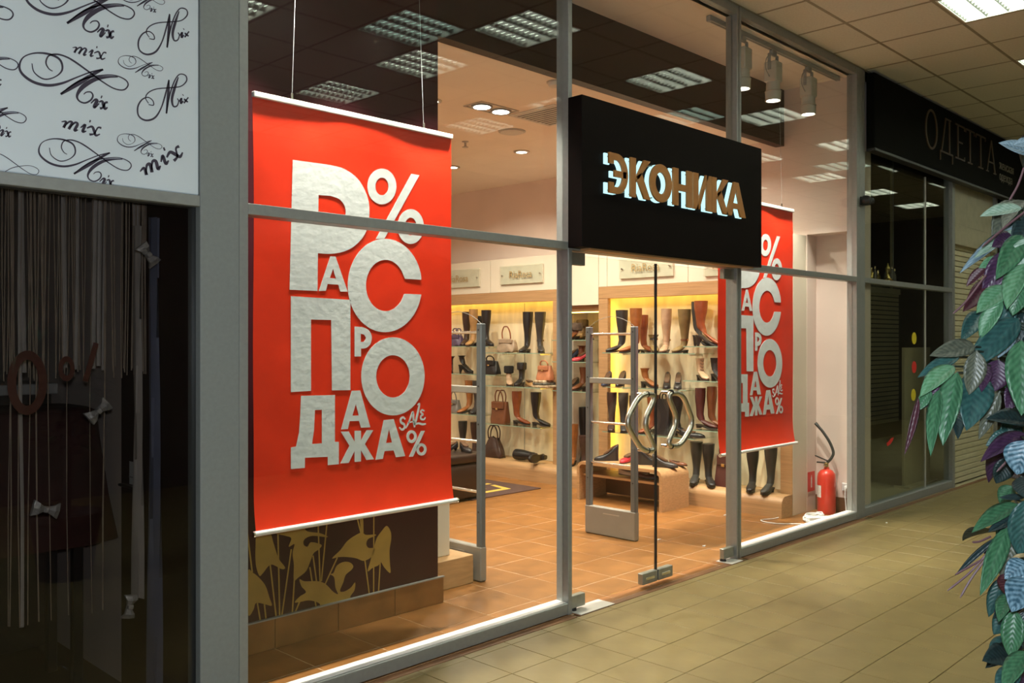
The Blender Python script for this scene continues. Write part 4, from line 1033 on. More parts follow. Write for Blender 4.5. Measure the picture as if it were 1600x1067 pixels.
# narrow niche
boot(900, 530, SM1, .16, 'leather_brown', 150, 'brown fur topped ankle boot at the window post, niche top shelf', cuff='fur_brown', cat='ankle boot', kindname='ankle_boot', X=7.02)
boot(910, 530, SM1, .20, 'leather_sand', 165, 'sand coloured fur topped ankle boot on the niche top shelf', cuff='fur_brown', cat='ankle boot', kindname='ankle_boot', X=7.24)
boot(921, 530, SM1, .13, 'leather_tan', 190, 'tan short boot at the oak jamb on the niche top shelf', cat='ankle boot', kindname='ankle_boot', X=7.10)
pump(897, 565, SM2, 'leather_blue', 140, 'dark blue shoe at the window post on the niche second shelf', X=7.05)
boot(909, 565, SM2, .13, 'leather_redbrown', 165, 'red brown ankle boot on the niche second shelf', cat='ankle boot', kindname='ankle_boot', X=7.22, heel=.05)
pump(917, 565, SM2, 'leather_red', 120, 'bright red shoe on the niche second shelf', X=7.05)
boot(911, 612, SM3, .24, 'leather_brown', 140, 'slim brown boot on the niche third shelf', X=7.1, rt=.045)
pump(899, 612, SM3, 'leather_charcoal', 160, 'dark shoe beside the slim brown boot in the niche', X=7.1)
boot(913, 726, ZB, .33, 'leather_darkbrown', 180, 'dark boot standing on the bench in front of the niche', X=6.98, rt=.062)
boot(896, 722, ZB, .42, 'leather_cognac', 170, 'cognac boot on the bench beside the window post', X=7.12, rt=.055)
boot(912, 700, ZB, .58, 'leather_black', 180, 'tall black boot at the back of the narrow niche', X=7.38, rt=.06)
# front bay, wide section
boot(971, 549, SR1, .41, 'leather_charcoal', 120, 'tall dark grey boot first from the oak jamb', rt=.062, lean=.0, heel=.02)
boot(993, 549, SR1, .42, 'leather_cognac', 115, 'tall cognac boot pointing left behind the gate post', rt=.060, heel=.02, X=6.92)
boot(1006, 549, SR1, .36, 'leather_redbrown', 215, 'red brown boot pointing right of the gate post', rt=.046, heel=.02, X=7.07)
boot(1021, 550, SR1, .17, 'leather_olive', 190, 'short olive laced ankle boot between the tall boots', cat='ankle boot', kindname='ankle_boot', laces=True, strap='leather_charcoal')
boot(1041, 550, SR1, .41, 'leather_beige', 165, 'tall pale beige boot with ankle straps at the door gap', rt=.055, strap='leather_beige', heel=.02)
boot(1069, 550, SR1, .40, 'leather_olive', 140, 'tall olive tan boot with ankle strap', rt=.064, strap='leather_brown', heel=.02)
pump(951, 603, SR2, 'leather_blue', 170, 'dark pump beside the oak jamb on the second shelf', heel=.08)
pump(973, 603, SR2, 'leather_black', 170, 'black pump behind the gate crossbar on the second shelf', heel=.09)
boot(1008, 604, SR2, .18, 'leather_cognac', 225, 'cognac ankle boot right of the gate post on the second shelf', cat='ankle boot', kindname='ankle_boot', heel=.045, rt=.048)
pump(1043, 606, SR2, 'leather_black', 180, 'black high heeled pump left of its mate above the door handle', heel=.09)
pump(1060, 606, SR2, 'leather_charcoal', 180, 'charcoal high heeled pump with bow above the door handle', heel=.09, bow=True)
boot(956, 674, SR3, .38, 'leather_darkbrown', 180, 'dark brown boot first from the oak jamb on the third shelf', rt=.053, X=6.90)
boot(974, 675, SR3, .385, 'leather_charcoal', 185, 'dark charcoal boot second from the jamb on the third shelf', rt=.054, X=6.93)
boot(990, 676, SR3, .34, 'leather_maroon', 185, 'maroon boot behind the left door handle', rt=.05, X=7.06)
boot(1020, 677, SR3, .36, 'leather_redbrown', 130, 'red brown boot beside the door gap on the third shelf', rt=.062)
bag(1038, 677, SR3, .15, .33, 'leather_black', 'tall black bag right of the door gap behind the handles', hh=.06, taper=.95, clasp=False, flap=False)
boot(1058, 679, SR3, .38, 'leather_black', 235, 'tall black boot behind the right door handle', rt=.066)
pump(1072, 679, SR3, 'leather_black', 255, 'flat black shoe at the end of the third shelf', heel=.015, X=6.90)
# front bay, section beside the second banner
boot(1090, 540, SQ1, .42, 'leather_charcoal', 235, 'dark high heeled boot half hidden behind the brown one', heel=.09, rt=.055, X=7.02, stiletto=True)
boot(1096, 540, SQ1, .475, 'leather_redbrown', 258, 'very tall red brown boot with high heel touching the lintel', heel=.09, rt=.062, X=6.92, stiletto=True, L=.27)
boot(1094, 594, SQ2, .195, 'leather_beige', 200, 'beige lace up ankle boot on the upper right shelf', cat='ankle boot', kindname='ankle_boot', laces=True, heel=.035, rt=.042)
boot(1117, 595, SQ2, .20, 'leather_black', 205, 'black zipped ankle boot beside the second banner', cat='ankle boot', kindname='ankle_boot', heel=.05, rt=.042)
boot(1095, 671, SQ3, .36, 'leather_maroon', 235, 'maroon buckled boot on the lower right shelf', rt=.048, heel=.025)
boot(1113, 671, SQ3, .385, 'leather_brown', 235, 'tall brown boot with tan toe beside the second banner', rt=.046, X=7.03, heel=.025)
# on the wall bench, front end
boot(1088, 752, ZB, .37, 'leather_charcoal', 165, 'black suede boot on the bench left of the second banner', rt=.062, X=6.98)
boot(1107, 756, ZB, .365, 'leather_black', 190, 'polished black boot on the bench next to the suede boot', rt=.06, X=6.96)
bag(1134, 760, ZB, .20, .28, 'leather_maroon', 'maroon bag on the bench behind the window post', hh=.08, X=7.0)
boot(1176, 764, ZB, .36, 'leather_black', 165, 'black boot under the second banner, left of two', rt=.06, X=6.98)
boot(1204, 767, ZB, .42, 'leather_charcoal', 150, 'dark boot with shiny toe under the second banner, right of two', rt=.062, X=6.98)
# on and in the display bench
DBH = .3555
pump(958, 722, DBH, 'leather_black', 105, 'black wedge shoe at the left end of the display bench', heel=.09, wedge=True, X=6.58)
pump(984, 721, DBH, 'leather_red', 160, 'red flat shoe behind the gate post on the display bench', heel=.02, X=6.62)
pump(1006, 727, DBH, 'leather_black', 280, 'black wedge sandal right of the gate post on the display bench', heel=.085, wedge=True, X=6.55)
pump(1028, 731, DBH, 'leather_charcoal', 262, 'dark suede shoe beside the door gap on the display bench', heel=.05, wedge=True, X=6.52)
pump(1052, 726, DBH, 'leather_brown', 265, 'small brown flat shoe at the right end of the display bench', heel=.012, L=.16, X=6.68)
pump(1000, 744, .238, 'leather_maroon', 262, 'maroon flat shoe on the lower shelf of the display bench', heel=.012, X=6.50)
pump(975, 741, .238, 'leather_cream', 262, 'cream flat shoe on the lower shelf of the display bench', heel=.012, X=6.52)
# polished shoes lying on the ottoman
for px, th, lab in ((708, 150, 'shiny black shoe on the ottoman at the banner edge'), (724, 220, 'shiny black shoe with buckle on the ottoman')):
    q_ = onZ(px, 705, .43); t = pump(px, 700, 0, 'leather_black', th, lab, heel=.03); t.location = (q_.x, q_.y, .431)
# ------------------------------------------------------------------ fire extinguisher corner
mat('extinguisher_red', (.62, .035, .02), .3, var=.06, coat=.4); mat('rubber_black', (.016, .016, .017), .55)
mat('sign_red', (.70, .03, .03), .45, var=.05); mat('label_white', (.75, .72, .68), .5, var=.2, scale=60)
EX, EY = 7.30, .30
t = thing('fire_extinguisher', 'red fire extinguisher with raised black hose in the corner', 'extinguisher', (EX, EY, 0))
MB().lathe([(.001, .006), (.062, .006), (.068, .0), (.073, .012), (.075, .03), (.075, .30), (.070, .335), (.050, .362), (.022, .375), (.020, .392), (.001, .392)], 28).build('cylinder', 'extinguisher_red', t, world=False, smooth=True, sharp=50)
MB().lathe([(.018, .392), (.018, .425), (.012, .43), (.001, .43)], 14).build('valve', 'brass', t, world=False, smooth=True)
v_ = MB().bbox((-.012, -.012, .42), (.012, .085, .432), .003)
v_.add([(-.009, -.01, .44), (.009, -.01, .44), (.009, .10, .475), (-.009, .10, .475), (-.009, -.01, .447), (.009, -.01, .447), (.009, .10, .483), (-.009, .10, .483)], [(0, 3, 2, 1), (4, 5, 6, 7), (0, 1, 5, 4), (1, 2, 6, 5), (2, 3, 7, 6), (3, 0, 4, 7)])
v_.build('lever', 'rubber_black', t, world=False)
MB().lathe([(.013, .0), (.013, .012)], 12).build('gauge', 'chrome', t, world=False).location = (-.03, 0, .405)
hs = [onX(1296, 745, EX), onX(1299, 730, EX), onX(1296, 712, EX+.02), onX(1287, 702, EX+.04), onX(1276, 693, EX+.05)]
hp = [Vector((EX+.01, EY, .425))] + [Vector((EX+.02, EY-.035, .47)), Vector((EX+.03, EY-.045, .52)), Vector((EX+.035, EY-.01, .60)), Vector((EX+.04, EY+.05, .68)), Vector((EX+.045, EY+.10, .73))]
MB().tube(cr(hp, 6), .012, 10).build('hose', 'rubber_black', t, smooth=True)
MB().tube([hp[-1], hp[-1]+Vector((.002, .02, .02))], .014, 10).build('nozzle', 'black_plastic', t)
lb = MB(); aa = [R(95+75*i/12) for i in range(13)]
lb.add([(.0757*math.cos(a), .0757*math.sin(a), .14) for a in aa]+[(.0757*math.cos(a), .0757*math.sin(a), .24) for a in aa], [(i, i+1, 14+i, 13+i) for i in range(12)])
lb.build('paper_label', 'label_white', t, world=False)
fs = thing('fire_sign', 'small red fire equipment sign with white extinguisher symbol', 'sign', (7.34, .448, .4))
a = onY(1262, 738, .449); b_ = onY(1272.5, 766, .449)
MB().bbox((a.x, .4455, b_.z), (b_.x, .4495, a.z), .001).build('panel', 'sign_red', fs)
cx_ = (a.x+b_.x)/2; hz_ = a.z-b_.z
MB().plate([[(cx_-.011, b_.z+hz_*.2), (cx_+.011, b_.z+hz_*.2), (cx_+.011, b_.z+hz_*.68), (cx_+.004, b_.z+hz_*.75), (cx_+.004, b_.z+hz_*.82), (cx_-.004, b_.z+hz_*.82), (cx_-.004, b_.z+hz_*.75), (cx_-.011, b_.z+hz_*.68)]], .001, FACADE(0, .4455, 0)).build('symbol', 'label_white', fs)
so = thing('wall_socket', 'white wall socket with a plugged cable beside the extinguisher', 'socket', (7.415, .17, .22))
MB().bbox((7.405, .13, .19), (7.419, .215, .255), .004).build('plate', 'white_plastic', so)
MB().lathe([(.018, 0), (.018, .025), (.012, .035)], 12, SIDE(7.405, .17, .22)).build('plug', 'white_plastic', so)
qs = onZ(1284, 811, .02); ps = thing('power_strip', 'white power strip lying by the window sill', 'power strip', (qs.x, qs.y, 0), R(-40))
MB().bbox((-.12, -.028, .003), (.12, .028, .042), .006).build('body', 'white_plastic', ps, world=False)
for i in range(3): MB().lathe([(.018, .0), (.018, .0015), (.001, .0015)], 16).build('socket', 'light_grey', ps, world=False).location = (-.075+.07*i, 0, .042)
MB().bbox((.085, -.012, .042), (.105, .012, .047), .002).build('switch', 'sign_red', ps, world=False)
cb_ = thing('cable_coil', 'tangled white extension cable in front of the extinguisher', 'cable', (6.9, .28, 0))
rng = random.Random(3); loops = []
for i in range(9):
    a0 = rng.uniform(0, 6.28)
    for k in range(10):
        a1 = a0+k*.63; rx = .10+.03*rng.random(); loops.append((6.93+rx*.95*math.cos(a1)+.004*i, .245+rx*.5*math.sin(a1), .008+.0045*i+.004*rng.random()))
MB().tube(cr(loops, 4), .004, 6).build('coil', 'white_plastic', cb_, smooth=True)
q_ = [onZ(px, py, .006) for px, py in ((1250, 800), (1232, 804), (1210, 810), (1190, 812), (1194, 815), (1215, 818), (1245, 818.5), (1275, 818), (1290, 813))]
MB().tube(cr(q_, 6), .0042, 6).build('loose_loop', 'white_plastic', cb_, smooth=True)
MB().tube(cr([(7.37, .17, .22), (7.36, .165, .14), (7.34, .15, .03), (7.25, .135, .008), (qs.x+.10, qs.y-.04, .02)], 6), .0042, 6).build('plug_lead', 'white_plastic', cb_, smooth=True)
# little paper scraps
for px, py, lab in ((1385, 817, 'small white paper scrap on the corridor floor'), (1133, 805, 'white scrap on the shop floor near the right door post'), (1137, 832, 'white scrap on the shop floor left of the door post'), (1100, 853, 'pale smear of paper on the shop floor behind the right door'), (1030, 843, 'tiny paper scrap on the shop floor at the door gap'), (1216, 835, 'crumpled thread beside the right window sill')):
    q = onZ(px, py, .001); m_ = MB(); k = 7
    rg = random.Random(px); ro = [(q.x+.018*math.cos(6.28*i/k)*rg.uniform(.5, 1.2), q.y+.010*math.sin(6.28*i/k)*rg.uniform(.5, 1.3)) for i in range(k)]
    m_.loft([[(x, y, .0008) for x, y in ro], [(q.x+(x-q.x)*.8, q.y+(y-q.y)*.8, .004+.003*rg.random()) for x, y in ro]])
    tag(m_.build('paper_scrap', 'white_plastic'), lab, 'litter', 'scraps on the floor')
# round black sensor on the right window post
t = thing('motion_sensor', 'small black twin sensor on the right window post', 'sensor', (7.30, -.03, 2.40))
c_ = onY(1350, 314, -.02)
MB().bbox((c_.x-.03, -.012, c_.z-.035), (c_.x+.03, .002, c_.z+.035), .004).build('base', 'black_plastic', t)
for dx_, r in ((-.018, .042), (.05, .032)):
    MB().lathe([(.001, 0), (r*.6, 0), (r, .02), (r, .045), (r*.7, .07), (.001, .08)], 16, FACADE(c_.x+dx_, -.008, c_.z)).build('eye', 'black_plastic', t, smooth=True)
# floor cover plates at the door ends
for x, lab in ((3.70, 'metal floor plate under the left door hinge'), (5.22, 'metal floor plate under the right door hinge')):
    t = thing('floor_plate', lab, 'floor plate', (x, 0, 0), 0, 'floor hinge plates')
    MB().bbox((x-.03, -.05, .0005), (x+.26 if x < 4 else x+.11, .07, .004), .001).build('plate', 'light_grey', t)
    MB().lathe([(.022, 0.004), (.020, .017)], 14).build('pivot', 'black_plastic', t, world=False).location = (.0, .035, 0)

# ------------------------------------------------------------------ left neighbour: white panel with script lettering
mat('script_panel', (.70, .77, .82), .5, var=.02, scale=3); mat('script_ink', (.045, .035, .06), .5)
pn = thing('lettered_panel', 'white panel printed with black script words above the dark window', 'sign', (-.7, 0, 1.985))
MB().bbox((-3, .008, 1.987), (1.563, .075, CZ-.004), .003).build('board', 'script_panel', pn)
XP = FACADE(0, .0075, 0)
ZM = lambda x, y: (x/3.5575, y/3.5575)
def M_(x, y):
    q = onY(*ZM(x, y), 0); return q.x, q.z
BIG = [[(182, 350, 3), (195, 400, 4), (250, 437, 5), (312, 424, 4), (350, 385, 6), (338, 330, 8), (280, 299, 8), (200, 292, 5), (135, 315, 4), (112, 365, 7), (130, 410, 9), (190, 453, 10), (270, 472, 10), (350, 460, 8), (430, 428, 5), (510, 398, 5), (578, 384, 7)],
       [(578, 384, 5), (520, 412, 12), (440, 462, 15), (342, 521, 8)],
       [(342, 521, 3), (400, 475, 5), (470, 436, 6), (560, 418, 5), (640, 416, 4), (700, 440, 5), (717, 470, 5), (692, 497, 5), (640, 490, 5), (575, 452, 5), (490, 390, 6), (420, 340, 7), (370, 312, 6), (320, 299, 6), (275, 308, 5), (260, 345, 5), (275, 378, 4), (297, 393, 3)],
       [(660, 425, 4), (600, 426, 8), (530, 440, 14), (465, 480, 15), (434, 525, 9), (442, 556, 6), (475, 570, 6), (508, 555, 6), (521, 530, 6), (510, 510, 5), (485, 510, 4), (470, 522, 3)],
       [(510, 572, 4), (532, 552, 7), (544, 558, 12), (528, 592, 11), (540, 590, 5), (556, 572, 4)], [(566, 535, 11), (572, 538, 11)],
       [(555, 565, 5), (572, 560, 8), (580, 580, 12), (588, 604, 8), (602, 594, 5)], [(604, 566, 8), (590, 570, 7), (575, 596, 7), (560, 600, 9)]]
NAR = [[(835, 212, 3), (862, 215, 4), (858, 190, 4), (832, 172, 4), (798, 185, 5), (775, 225, 6), (780, 275, 6), (820, 300, 7), (870, 285, 7), (905, 230, 5), (930, 150, 6), (948, 75, 5)],
       [(948, 75, 5), (944, 160, 11), (934, 262, 6)], [(934, 262, 3), (950, 170, 5), (975, 90, 5), (1005, 45, 4), (1040, 50, 5), (1046, 80, 5), (1015, 110, 4), (960, 118, 4), (880, 125, 4), (835, 145, 4), (818, 175, 4), (835, 205, 3)],
       [(1000, 60, 4), (980, 120, 10), (965, 180, 10), (972, 220, 7), (992, 220, 5), (1002, 195, 4), (995, 178, 4)],
       [(1005, 195, 4), (1018, 178, 7), (1014, 205, 8), (1028, 192, 4)], [(1025, 160, 7), (1028, 158, 7)], [(1032, 180, 5), (1042, 190, 9), (1054, 198, 5)], [(1056, 172, 5), (1044, 188, 5), (1032, 204, 6)]]
LOW = [[(408, 262, 3), (430, 262, 8), (418, 290, 10)], [(420, 285, 4), (445, 262, 7), (458, 268, 10), (442, 297, 10)], [(446, 290, 4), (472, 266, 7), (484, 274, 10), (470, 303, 10), (486, 300, 4)],
       [(498, 290, 4), (520, 276, 9), (508, 308, 10), (525, 306, 4)], [(540, 258, 10), (546, 261, 10)], [(528, 292, 5), (552, 285, 9), (562, 305, 11), (570, 326, 9), (590, 320, 4)], [(596, 292, 9), (580, 290, 6), (562, 318, 6), (540, 322, 9)]]
def script(strokes, dx=0, dy=0, s=1.0, c=(0, 0), ws=1.0, rot=0, name='script_word'):
    m_ = MB()
    for st_ in strokes:
        o = []
        for x, y, w in st_:
            X = (x-c[0])*s; Y = (y-c[1])*s; X, Y = X*math.cos(R(rot))-Y*math.sin(R(rot)), X*math.sin(R(rot))+Y*math.cos(R(rot))
            u, v = M_(X+c[0]+dx, Y+c[1]+dy); o.append((u, v, w*s*ws*.00092))
        ribbon(m_, o, .0006, XP, 6)
    m_.build(name, 'script_ink', pn)
script(BIG); script(BIG, 35, -395); script(BIG, 108, 478, .85, (112, 292), .9); script(BIG, -612, -108, .82, (717, 470), .9); script(BIG, -567, 190, .74, (717, 470), .8); script([BIG[2]], -497, 482, .6, (717, 470), .7)
script(BIG, 550, 15, .41, (112, 292), .9); script(BIG, 545, 450, .41, (112, 292), .9); script(BIG, 560, -355, .41, (112, 292), .9); script(BIG, -640, -390, .95, (717, 470))
script(NAR); script(NAR, -4, 367)
script(LOW, ws=.72); script(LOW, -62, 412, 1.18, (408, 258), .8); script(LOW, 372, 690, 1.36, (408, 258), .95, -42)
# behind the dark window: string curtain, bows, draped table
mat('string_beige', (.55, .43, .32), .7, var=.2); mat('string_pale', (.66, .60, .54), .6); mat('string_blue', (.20, .22, .32), .6)
SCT = thing('string_curtain', 'beige string curtain hanging behind the dark window', 'curtain', (1.2, .5, .4))
for mm, n, lab, seed in (('string_beige', 85, 'beige string curtain hanging behind the dark window', 1), ('string_pale', 14, 'few thicker pale strands hanging in the string curtain', 2)):
    rg = random.Random(seed); sc = MB()
    for i in range(n):
        x = rg.uniform(.86, 1.62); y = .50+rg.uniform(-.03, .03); w = rg.uniform(.0015, .003) if n > 20 else rg.uniform(.004, .008)
        zb = rg.uniform(1.30, 1.36) if rg.random() < .8 else .4
        pts = [(x+.006*math.sin(3*z+i), y, z) for z in (zb, zb+.25*(2.0-zb), zb+.5*(2.0-zb), zb+.75*(2.0-zb), 2.05)]; sc.tube(pts, w, 5)
    o = sc.build('thin_strands' if n > 20 else 'thick_strands', mm, SCT); o['kind'] = 'stuff'
t = thing('curtain_rail', 'dark rail carrying the string curtain behind the left window', 'rail', (1.2, .5, 2.05))
MB().tube([(.2, .5, 2.06), (1.56, .5, 2.06)], .015, 10).build('rail', 'black_plastic', t); 
for x in (.25, 1.52): MB().bbox((x-.01, .49, 2.06), (x+.01, .51, 3.0), .002).build('hanger', 'black_plastic', t)
t = thing('side_drape', 'blue grey hanging fabric strip at the right of the curtain', 'curtain', (1.62, .42, .05))
def drape(x, y, w, z0, z1, mm, par, nm):
    Rg = []
    for i in range(9):
        z = z0+(z1-z0)*i/8; k = .55+.45*math.sin(math.pi*(.25+.6*i/8)) ; Rg.append([(x+w*k*u, y+.02*math.sin(9*u+i*.6), z) for u in (-.5, -.25, 0, .25, .5)]+[(x+w*k*u, y+.012+.02*math.sin(9*u+i*.6), z) for u in (.5, .25, 0, -.25, -.5)])
    MB().loft(Rg).build(nm, mm, par, smooth=True)
drape(1.53, .30, .05, .07, 1.93, 'string_blue', t, 'strip'); drape(1.49, .36, .035, .45, 1.90, 'string_pale', t, 'tie_strand')
mat('silver_foil', (.62, .60, .58), .35, metal=.4, var=.3, scale=60, bump=.6, bscale=50)
def bow(px, py, s, rot, lab, Y=.10):
    c = onY(px, py, Y); t = thing('silver_bow', lab, 'bow', c, 0, 'silver bows behind the dark window'); t.rotation_euler = (0, R(rot), 0)
    for sg_ in (-1, 1):
        rg = []
        for i in range(6):
            u = i/5; h = .010+.042*u*s/.05*.05/.05; wv = .006*math.sin(8*u)
            rg.append([(sg_*s*u, wv-.006, -h*s*14), (sg_*s*u, wv-.014, 0), (sg_*s*u, wv-.006, h*s*14), (sg_*s*u, wv+.006, h*s*14), (sg_*s*u, wv+.010, 0), (sg_*s*u, wv+.006, -h*s*14)])
        m_ = MB().loft(rg if sg_ > 0 else [r_[::-1] for r_ in rg]); m_.build('wing', 'silver_foil', t, world=False)
    MB().bbox((-.008, -.012, -.010), (.008, .012, .010), .003).build('knot', 'silver_foil', t, world=False)
bow(232, 398, .042, 50, 'silver bow near the top of the string curtain'); bow(154, 642, .042, -40, 'silver bow over the dark red table'); bow(72, 796, .042, 15, 'silver bow low at the left of the dark window'); bow(203, 948, .040, 100, 'silver bow near the floor below the table')
mat('dark_red_cloth', (.060, .014, .012), .8, var=.25, scale=8, bump=.2, bscale=30)
t = thing('draped_table', 'table under a dark red cloth behind the dark window', 'table', (1.1, .9, 0))
rg = []
for z, gx, gy in ((.62, .06, .04), (.80, .03, .02), (1.05, 0, 0), (1.16, -.01, -.01), (1.175, -.04, -.03)):
    ring_ = []
    for k in range(48):
        a_ = 2*math.pi*k/48; c0, s0 = math.cos(a_), math.sin(a_); wv = 1+.02*math.sin(9*a_)*(1.2-z)*2
        ring_.append((1.12+(.40+gx)*math.copysign(abs(c0)**.4, c0)*wv, .95+(.24+gy)*math.copysign(abs(s0)**.4, s0)*wv, z))
    rg.append(ring_)
MB().loft(rg).build('tablecloth', 'dark_red_cloth', t, smooth=True, sharp=60)
for x in (.82, 1.42):
    for y in (.80, 1.10): MB().bbox((x-.02, y-.02, 0), (x+.02, y+.02, .64), .003).build('leg', 'black_plastic', t)
t = thing('back_counter', 'pale grey counter edge behind the draped table', 'counter', (1.3, 1.6, 0))
MB().bbox((.70, 1.45, 1.20), (1.57, 1.9, 1.25), .004).build('top', 'light_grey', t); MB().bbox((.72, 1.48, 0), (1.55, 1.88, 1.20), .004).build('body', 'dark_wall', t)
mat('carton_white', (.70, .70, .68), .6, var=.05)
t = thing('white_box', 'small white carton standing on the red table', 'box', (1.28, .74, 1.0)); c_ = onY(212, 737, .66)
MB().bbox((c_.x-.028, .60, c_.z-.05), (c_.x+.028, .66, c_.z+.05), .003).build('carton', 'carton_white', t); MB().bbox((c_.x-.029, .599, c_.z-.02), (c_.x+.029, .661, c_.z-.014), .001).build('band', 'grey_plastic', t)
MB().bbox((c_.x-.05, .58, c_.z-.06), (c_.x+.05, .72, c_.z-.05), .002).build('tray', 'black_plastic', t)
mat('sticker_brown', (.13, .035, .018), .7)
t = thing('window_sticker', 'brownish red letter and percent sign stuck inside the dark window', 'sticker', (.95, .05, 1.2))
m_ = MB(); q0 = onY(43, 598, .045)
m_.plate([ell(q0.x, q0.z, .060, .105, 30), ell(q0.x, q0.z, .034, .075, 26)], .001, FACADE(0, .046, 0)); m_.build('letter', 'sticker_brown', t)
m_ = MB(); q1 = onY(104, 576, .045); q2 = onY(140, 568, .045)
m_.plate([ell(q1.x, q1.z, .026, .042, 24), ell(q1.x, q1.z, .012, .024, 20)], .001, FACADE(0, .046, 0)); m_.plate([bar((q2.x-.014, q2.z-.06), (q2.x+.022, q2.z+.07), .018)], .001, FACADE(0, .046, 0)); m_.build('percent_sign', 'sticker_brown', t)

# ------------------------------------------------------------------ right neighbour: dark sign, stickers, roller shutter
mat('odetta_sign', (.0055, .0055, .004), .7, var=.1, spec=.05); mat('odetta_gold', (.085, .047, .016), .5); mat('odetta_grey', (.20, .175, .125), .5)
t = thing('shop_sign', 'long black fascia sign with thin golden serif letters', 'sign', (9.9, -.05, 3.02))
MB().bbox((7.385, -.07, 3.04), (12.9, -.002, 3.665), .004).build('box', 'odetta_sign', t)
MB().bbox((7.385, -.078, 3.02), (12.9, -.002, 3.045), .003).build('lower_edge', 'black_plastic', t)
def serif(ch, w, h, s):
    P = []; B = lambda x0, y0, x1, y1: P.append([[(x0, y0), (x1, y0), (x1, y1), (x0, y1)]])
    if ch == 'О': P.append([ell(w/2, h/2, w/2, h/2, 36), ell(w/2, h/2, w/2-s, h/2-s*.7, 32)])
    elif ch == 'Д':
        B(w*.78-s, 0, w*.78, h); P.append([bar((w*.12, 0), (w*.45, h), s*.7)]); B(w*.4, h-s*.5, w*.85, h); B(0, 0, w, s*.6); B(0, -h*.22, s*.6, 0); B(w-s*.6, -h*.22, w, 0)
    elif ch == 'Е':
        B(w*.2, 0, w*.2+s, h); B(0, 0, w*.9, s*.5); B(0, h-s*.5, w*.9, h); B(w*.2, h*.48, w*.7, h*.52); B(w*.87, 0, w*.92, h*.12); B(w*.87, h*.88, w*.92, h)
    elif ch == 'Т':
        B(w/2-s/2, 0, w/2+s/2, h); B(0, h-s*.5, w, h); B(w*.25, 0, w*.75, s*.5); B(0, h*.88, w*.05, h); B(w*.95, h*.88, w, h)
    else:
        P.append([bar((w*.1, 0), (w*.5, h), s*.6)]); P.append([bar((w*.88, 0), (w*.5, h), s)]); B(w*.25, h*.3, w*.72, h*.34); B(0, 0, w*.25, s*.4); B(w*.72, 0, w, s*.4)
    return P
for ch, pa, pb in (('О', 1445, 1464), ('Д', 1468, 1488), ('Е', 1492, 1508), ('Т', 1508, 1522), ('Т', 1524, 1539), ('А', 1540, 1556)):
    xa = onY(pa, 250, -.07).x; xb = onY(pb, 250, -.07).x; m_ = MB()
    for lp in serif(ch, xb-xa, .34 if ch != 'О' else .37, .028): m_.plate(lp, .008, FACADE(xa, -.07, 3.235 if ch != 'О' else 3.22))
    m_.build('letter', 'odetta_gold', t)
for s_, z in (('женская', 3.32), ('одежда', 3.20)):
    xa = onY(1561, 270, -.07).x; tx = text(s_, .125, .004); MB().add(tx.v, tx.f, FACADE(xa, -.07, z)).build('small_lettering', 'odetta_grey', t)
for px, py, c, lab in ((1428.5, 528.5, 'y', 'upper yellow oval sticker on the dark clothes shop window'), (1428.5, 573.5, 'r', 'red oval sticker between two yellow ones on the dark window'), (1427.5, 617, 'y', 'lower yellow oval sticker on the dark window beside the leaves'), (1391, 690, 'r2', 'smeared red sticker low on the dark clothes shop window')):
    q = onY(px, py, .032); mm = 'sticker_yellow' if c == 'y' else 'sticker_red'
    if mm not in MATS: mat(mm, (.75, .60, .03) if c == 'y' else (.75, .04, .03), .5, var=.05, emit=None)
    t = MB().plate([ell(q.x, q.z, .055, .055, 28) if c != 'r2' else [(q.x+.10*a_, q.z+.07*b2) for a_, b2 in ((-.6, -.5), (.1, -.3), (.6, .1), (.8, .5), (.2, .4), (-.3, .1), (-.8, -.1))]], .0015, FACADE(0, .0335, 0)).build('window_sticker', mm)
    tag(t, lab, 'sticker', 'stickers on the dark window')
mat('shutter_slat', (.58, .53, .34), .5, var=.05); mat('shutter_box', (.42, .38, .25), .5)
t = thing('roller_shutter', 'closed beige slatted roller shutter beside the dark window', 'shutter', (10.1, .03, 0))
sl = MB(); z = .012; yS = .055
while z < 2.42:
    sl.add([(9.50, yS, z), (9.50, yS-.012, z+.006), (9.50, yS-.012, z+.046), (9.50, yS, z+.052), (10.78, yS, z), (10.78, yS-.012, z+.006), (10.78, yS-.012, z+.046), (10.78, yS, z+.052)], [(0, 4, 5, 1), (1, 5, 6, 2), (2, 6, 7, 3), (0, 1, 2, 3), (7, 6, 5, 4), (3, 7, 4, 0)]); z += .055
o = sl.build('slats', 'shutter_slat', t); o['kind'] = 'stuff'
MB().bbox((9.50, .0, 2.42), (10.78, .11, 2.62), .004).build('shutter_box', 'shutter_box', t); MB().bbox((9.50, .03, 2.62), (10.78, .06, 3.04), .003).build('infill_panel', 'shutter_box', t)
for x in (9.51, 10.75): MB().bbox((x, .02, 0), (x+.022, .07, 2.42), .002).build('guide', 'shutter_box', t)
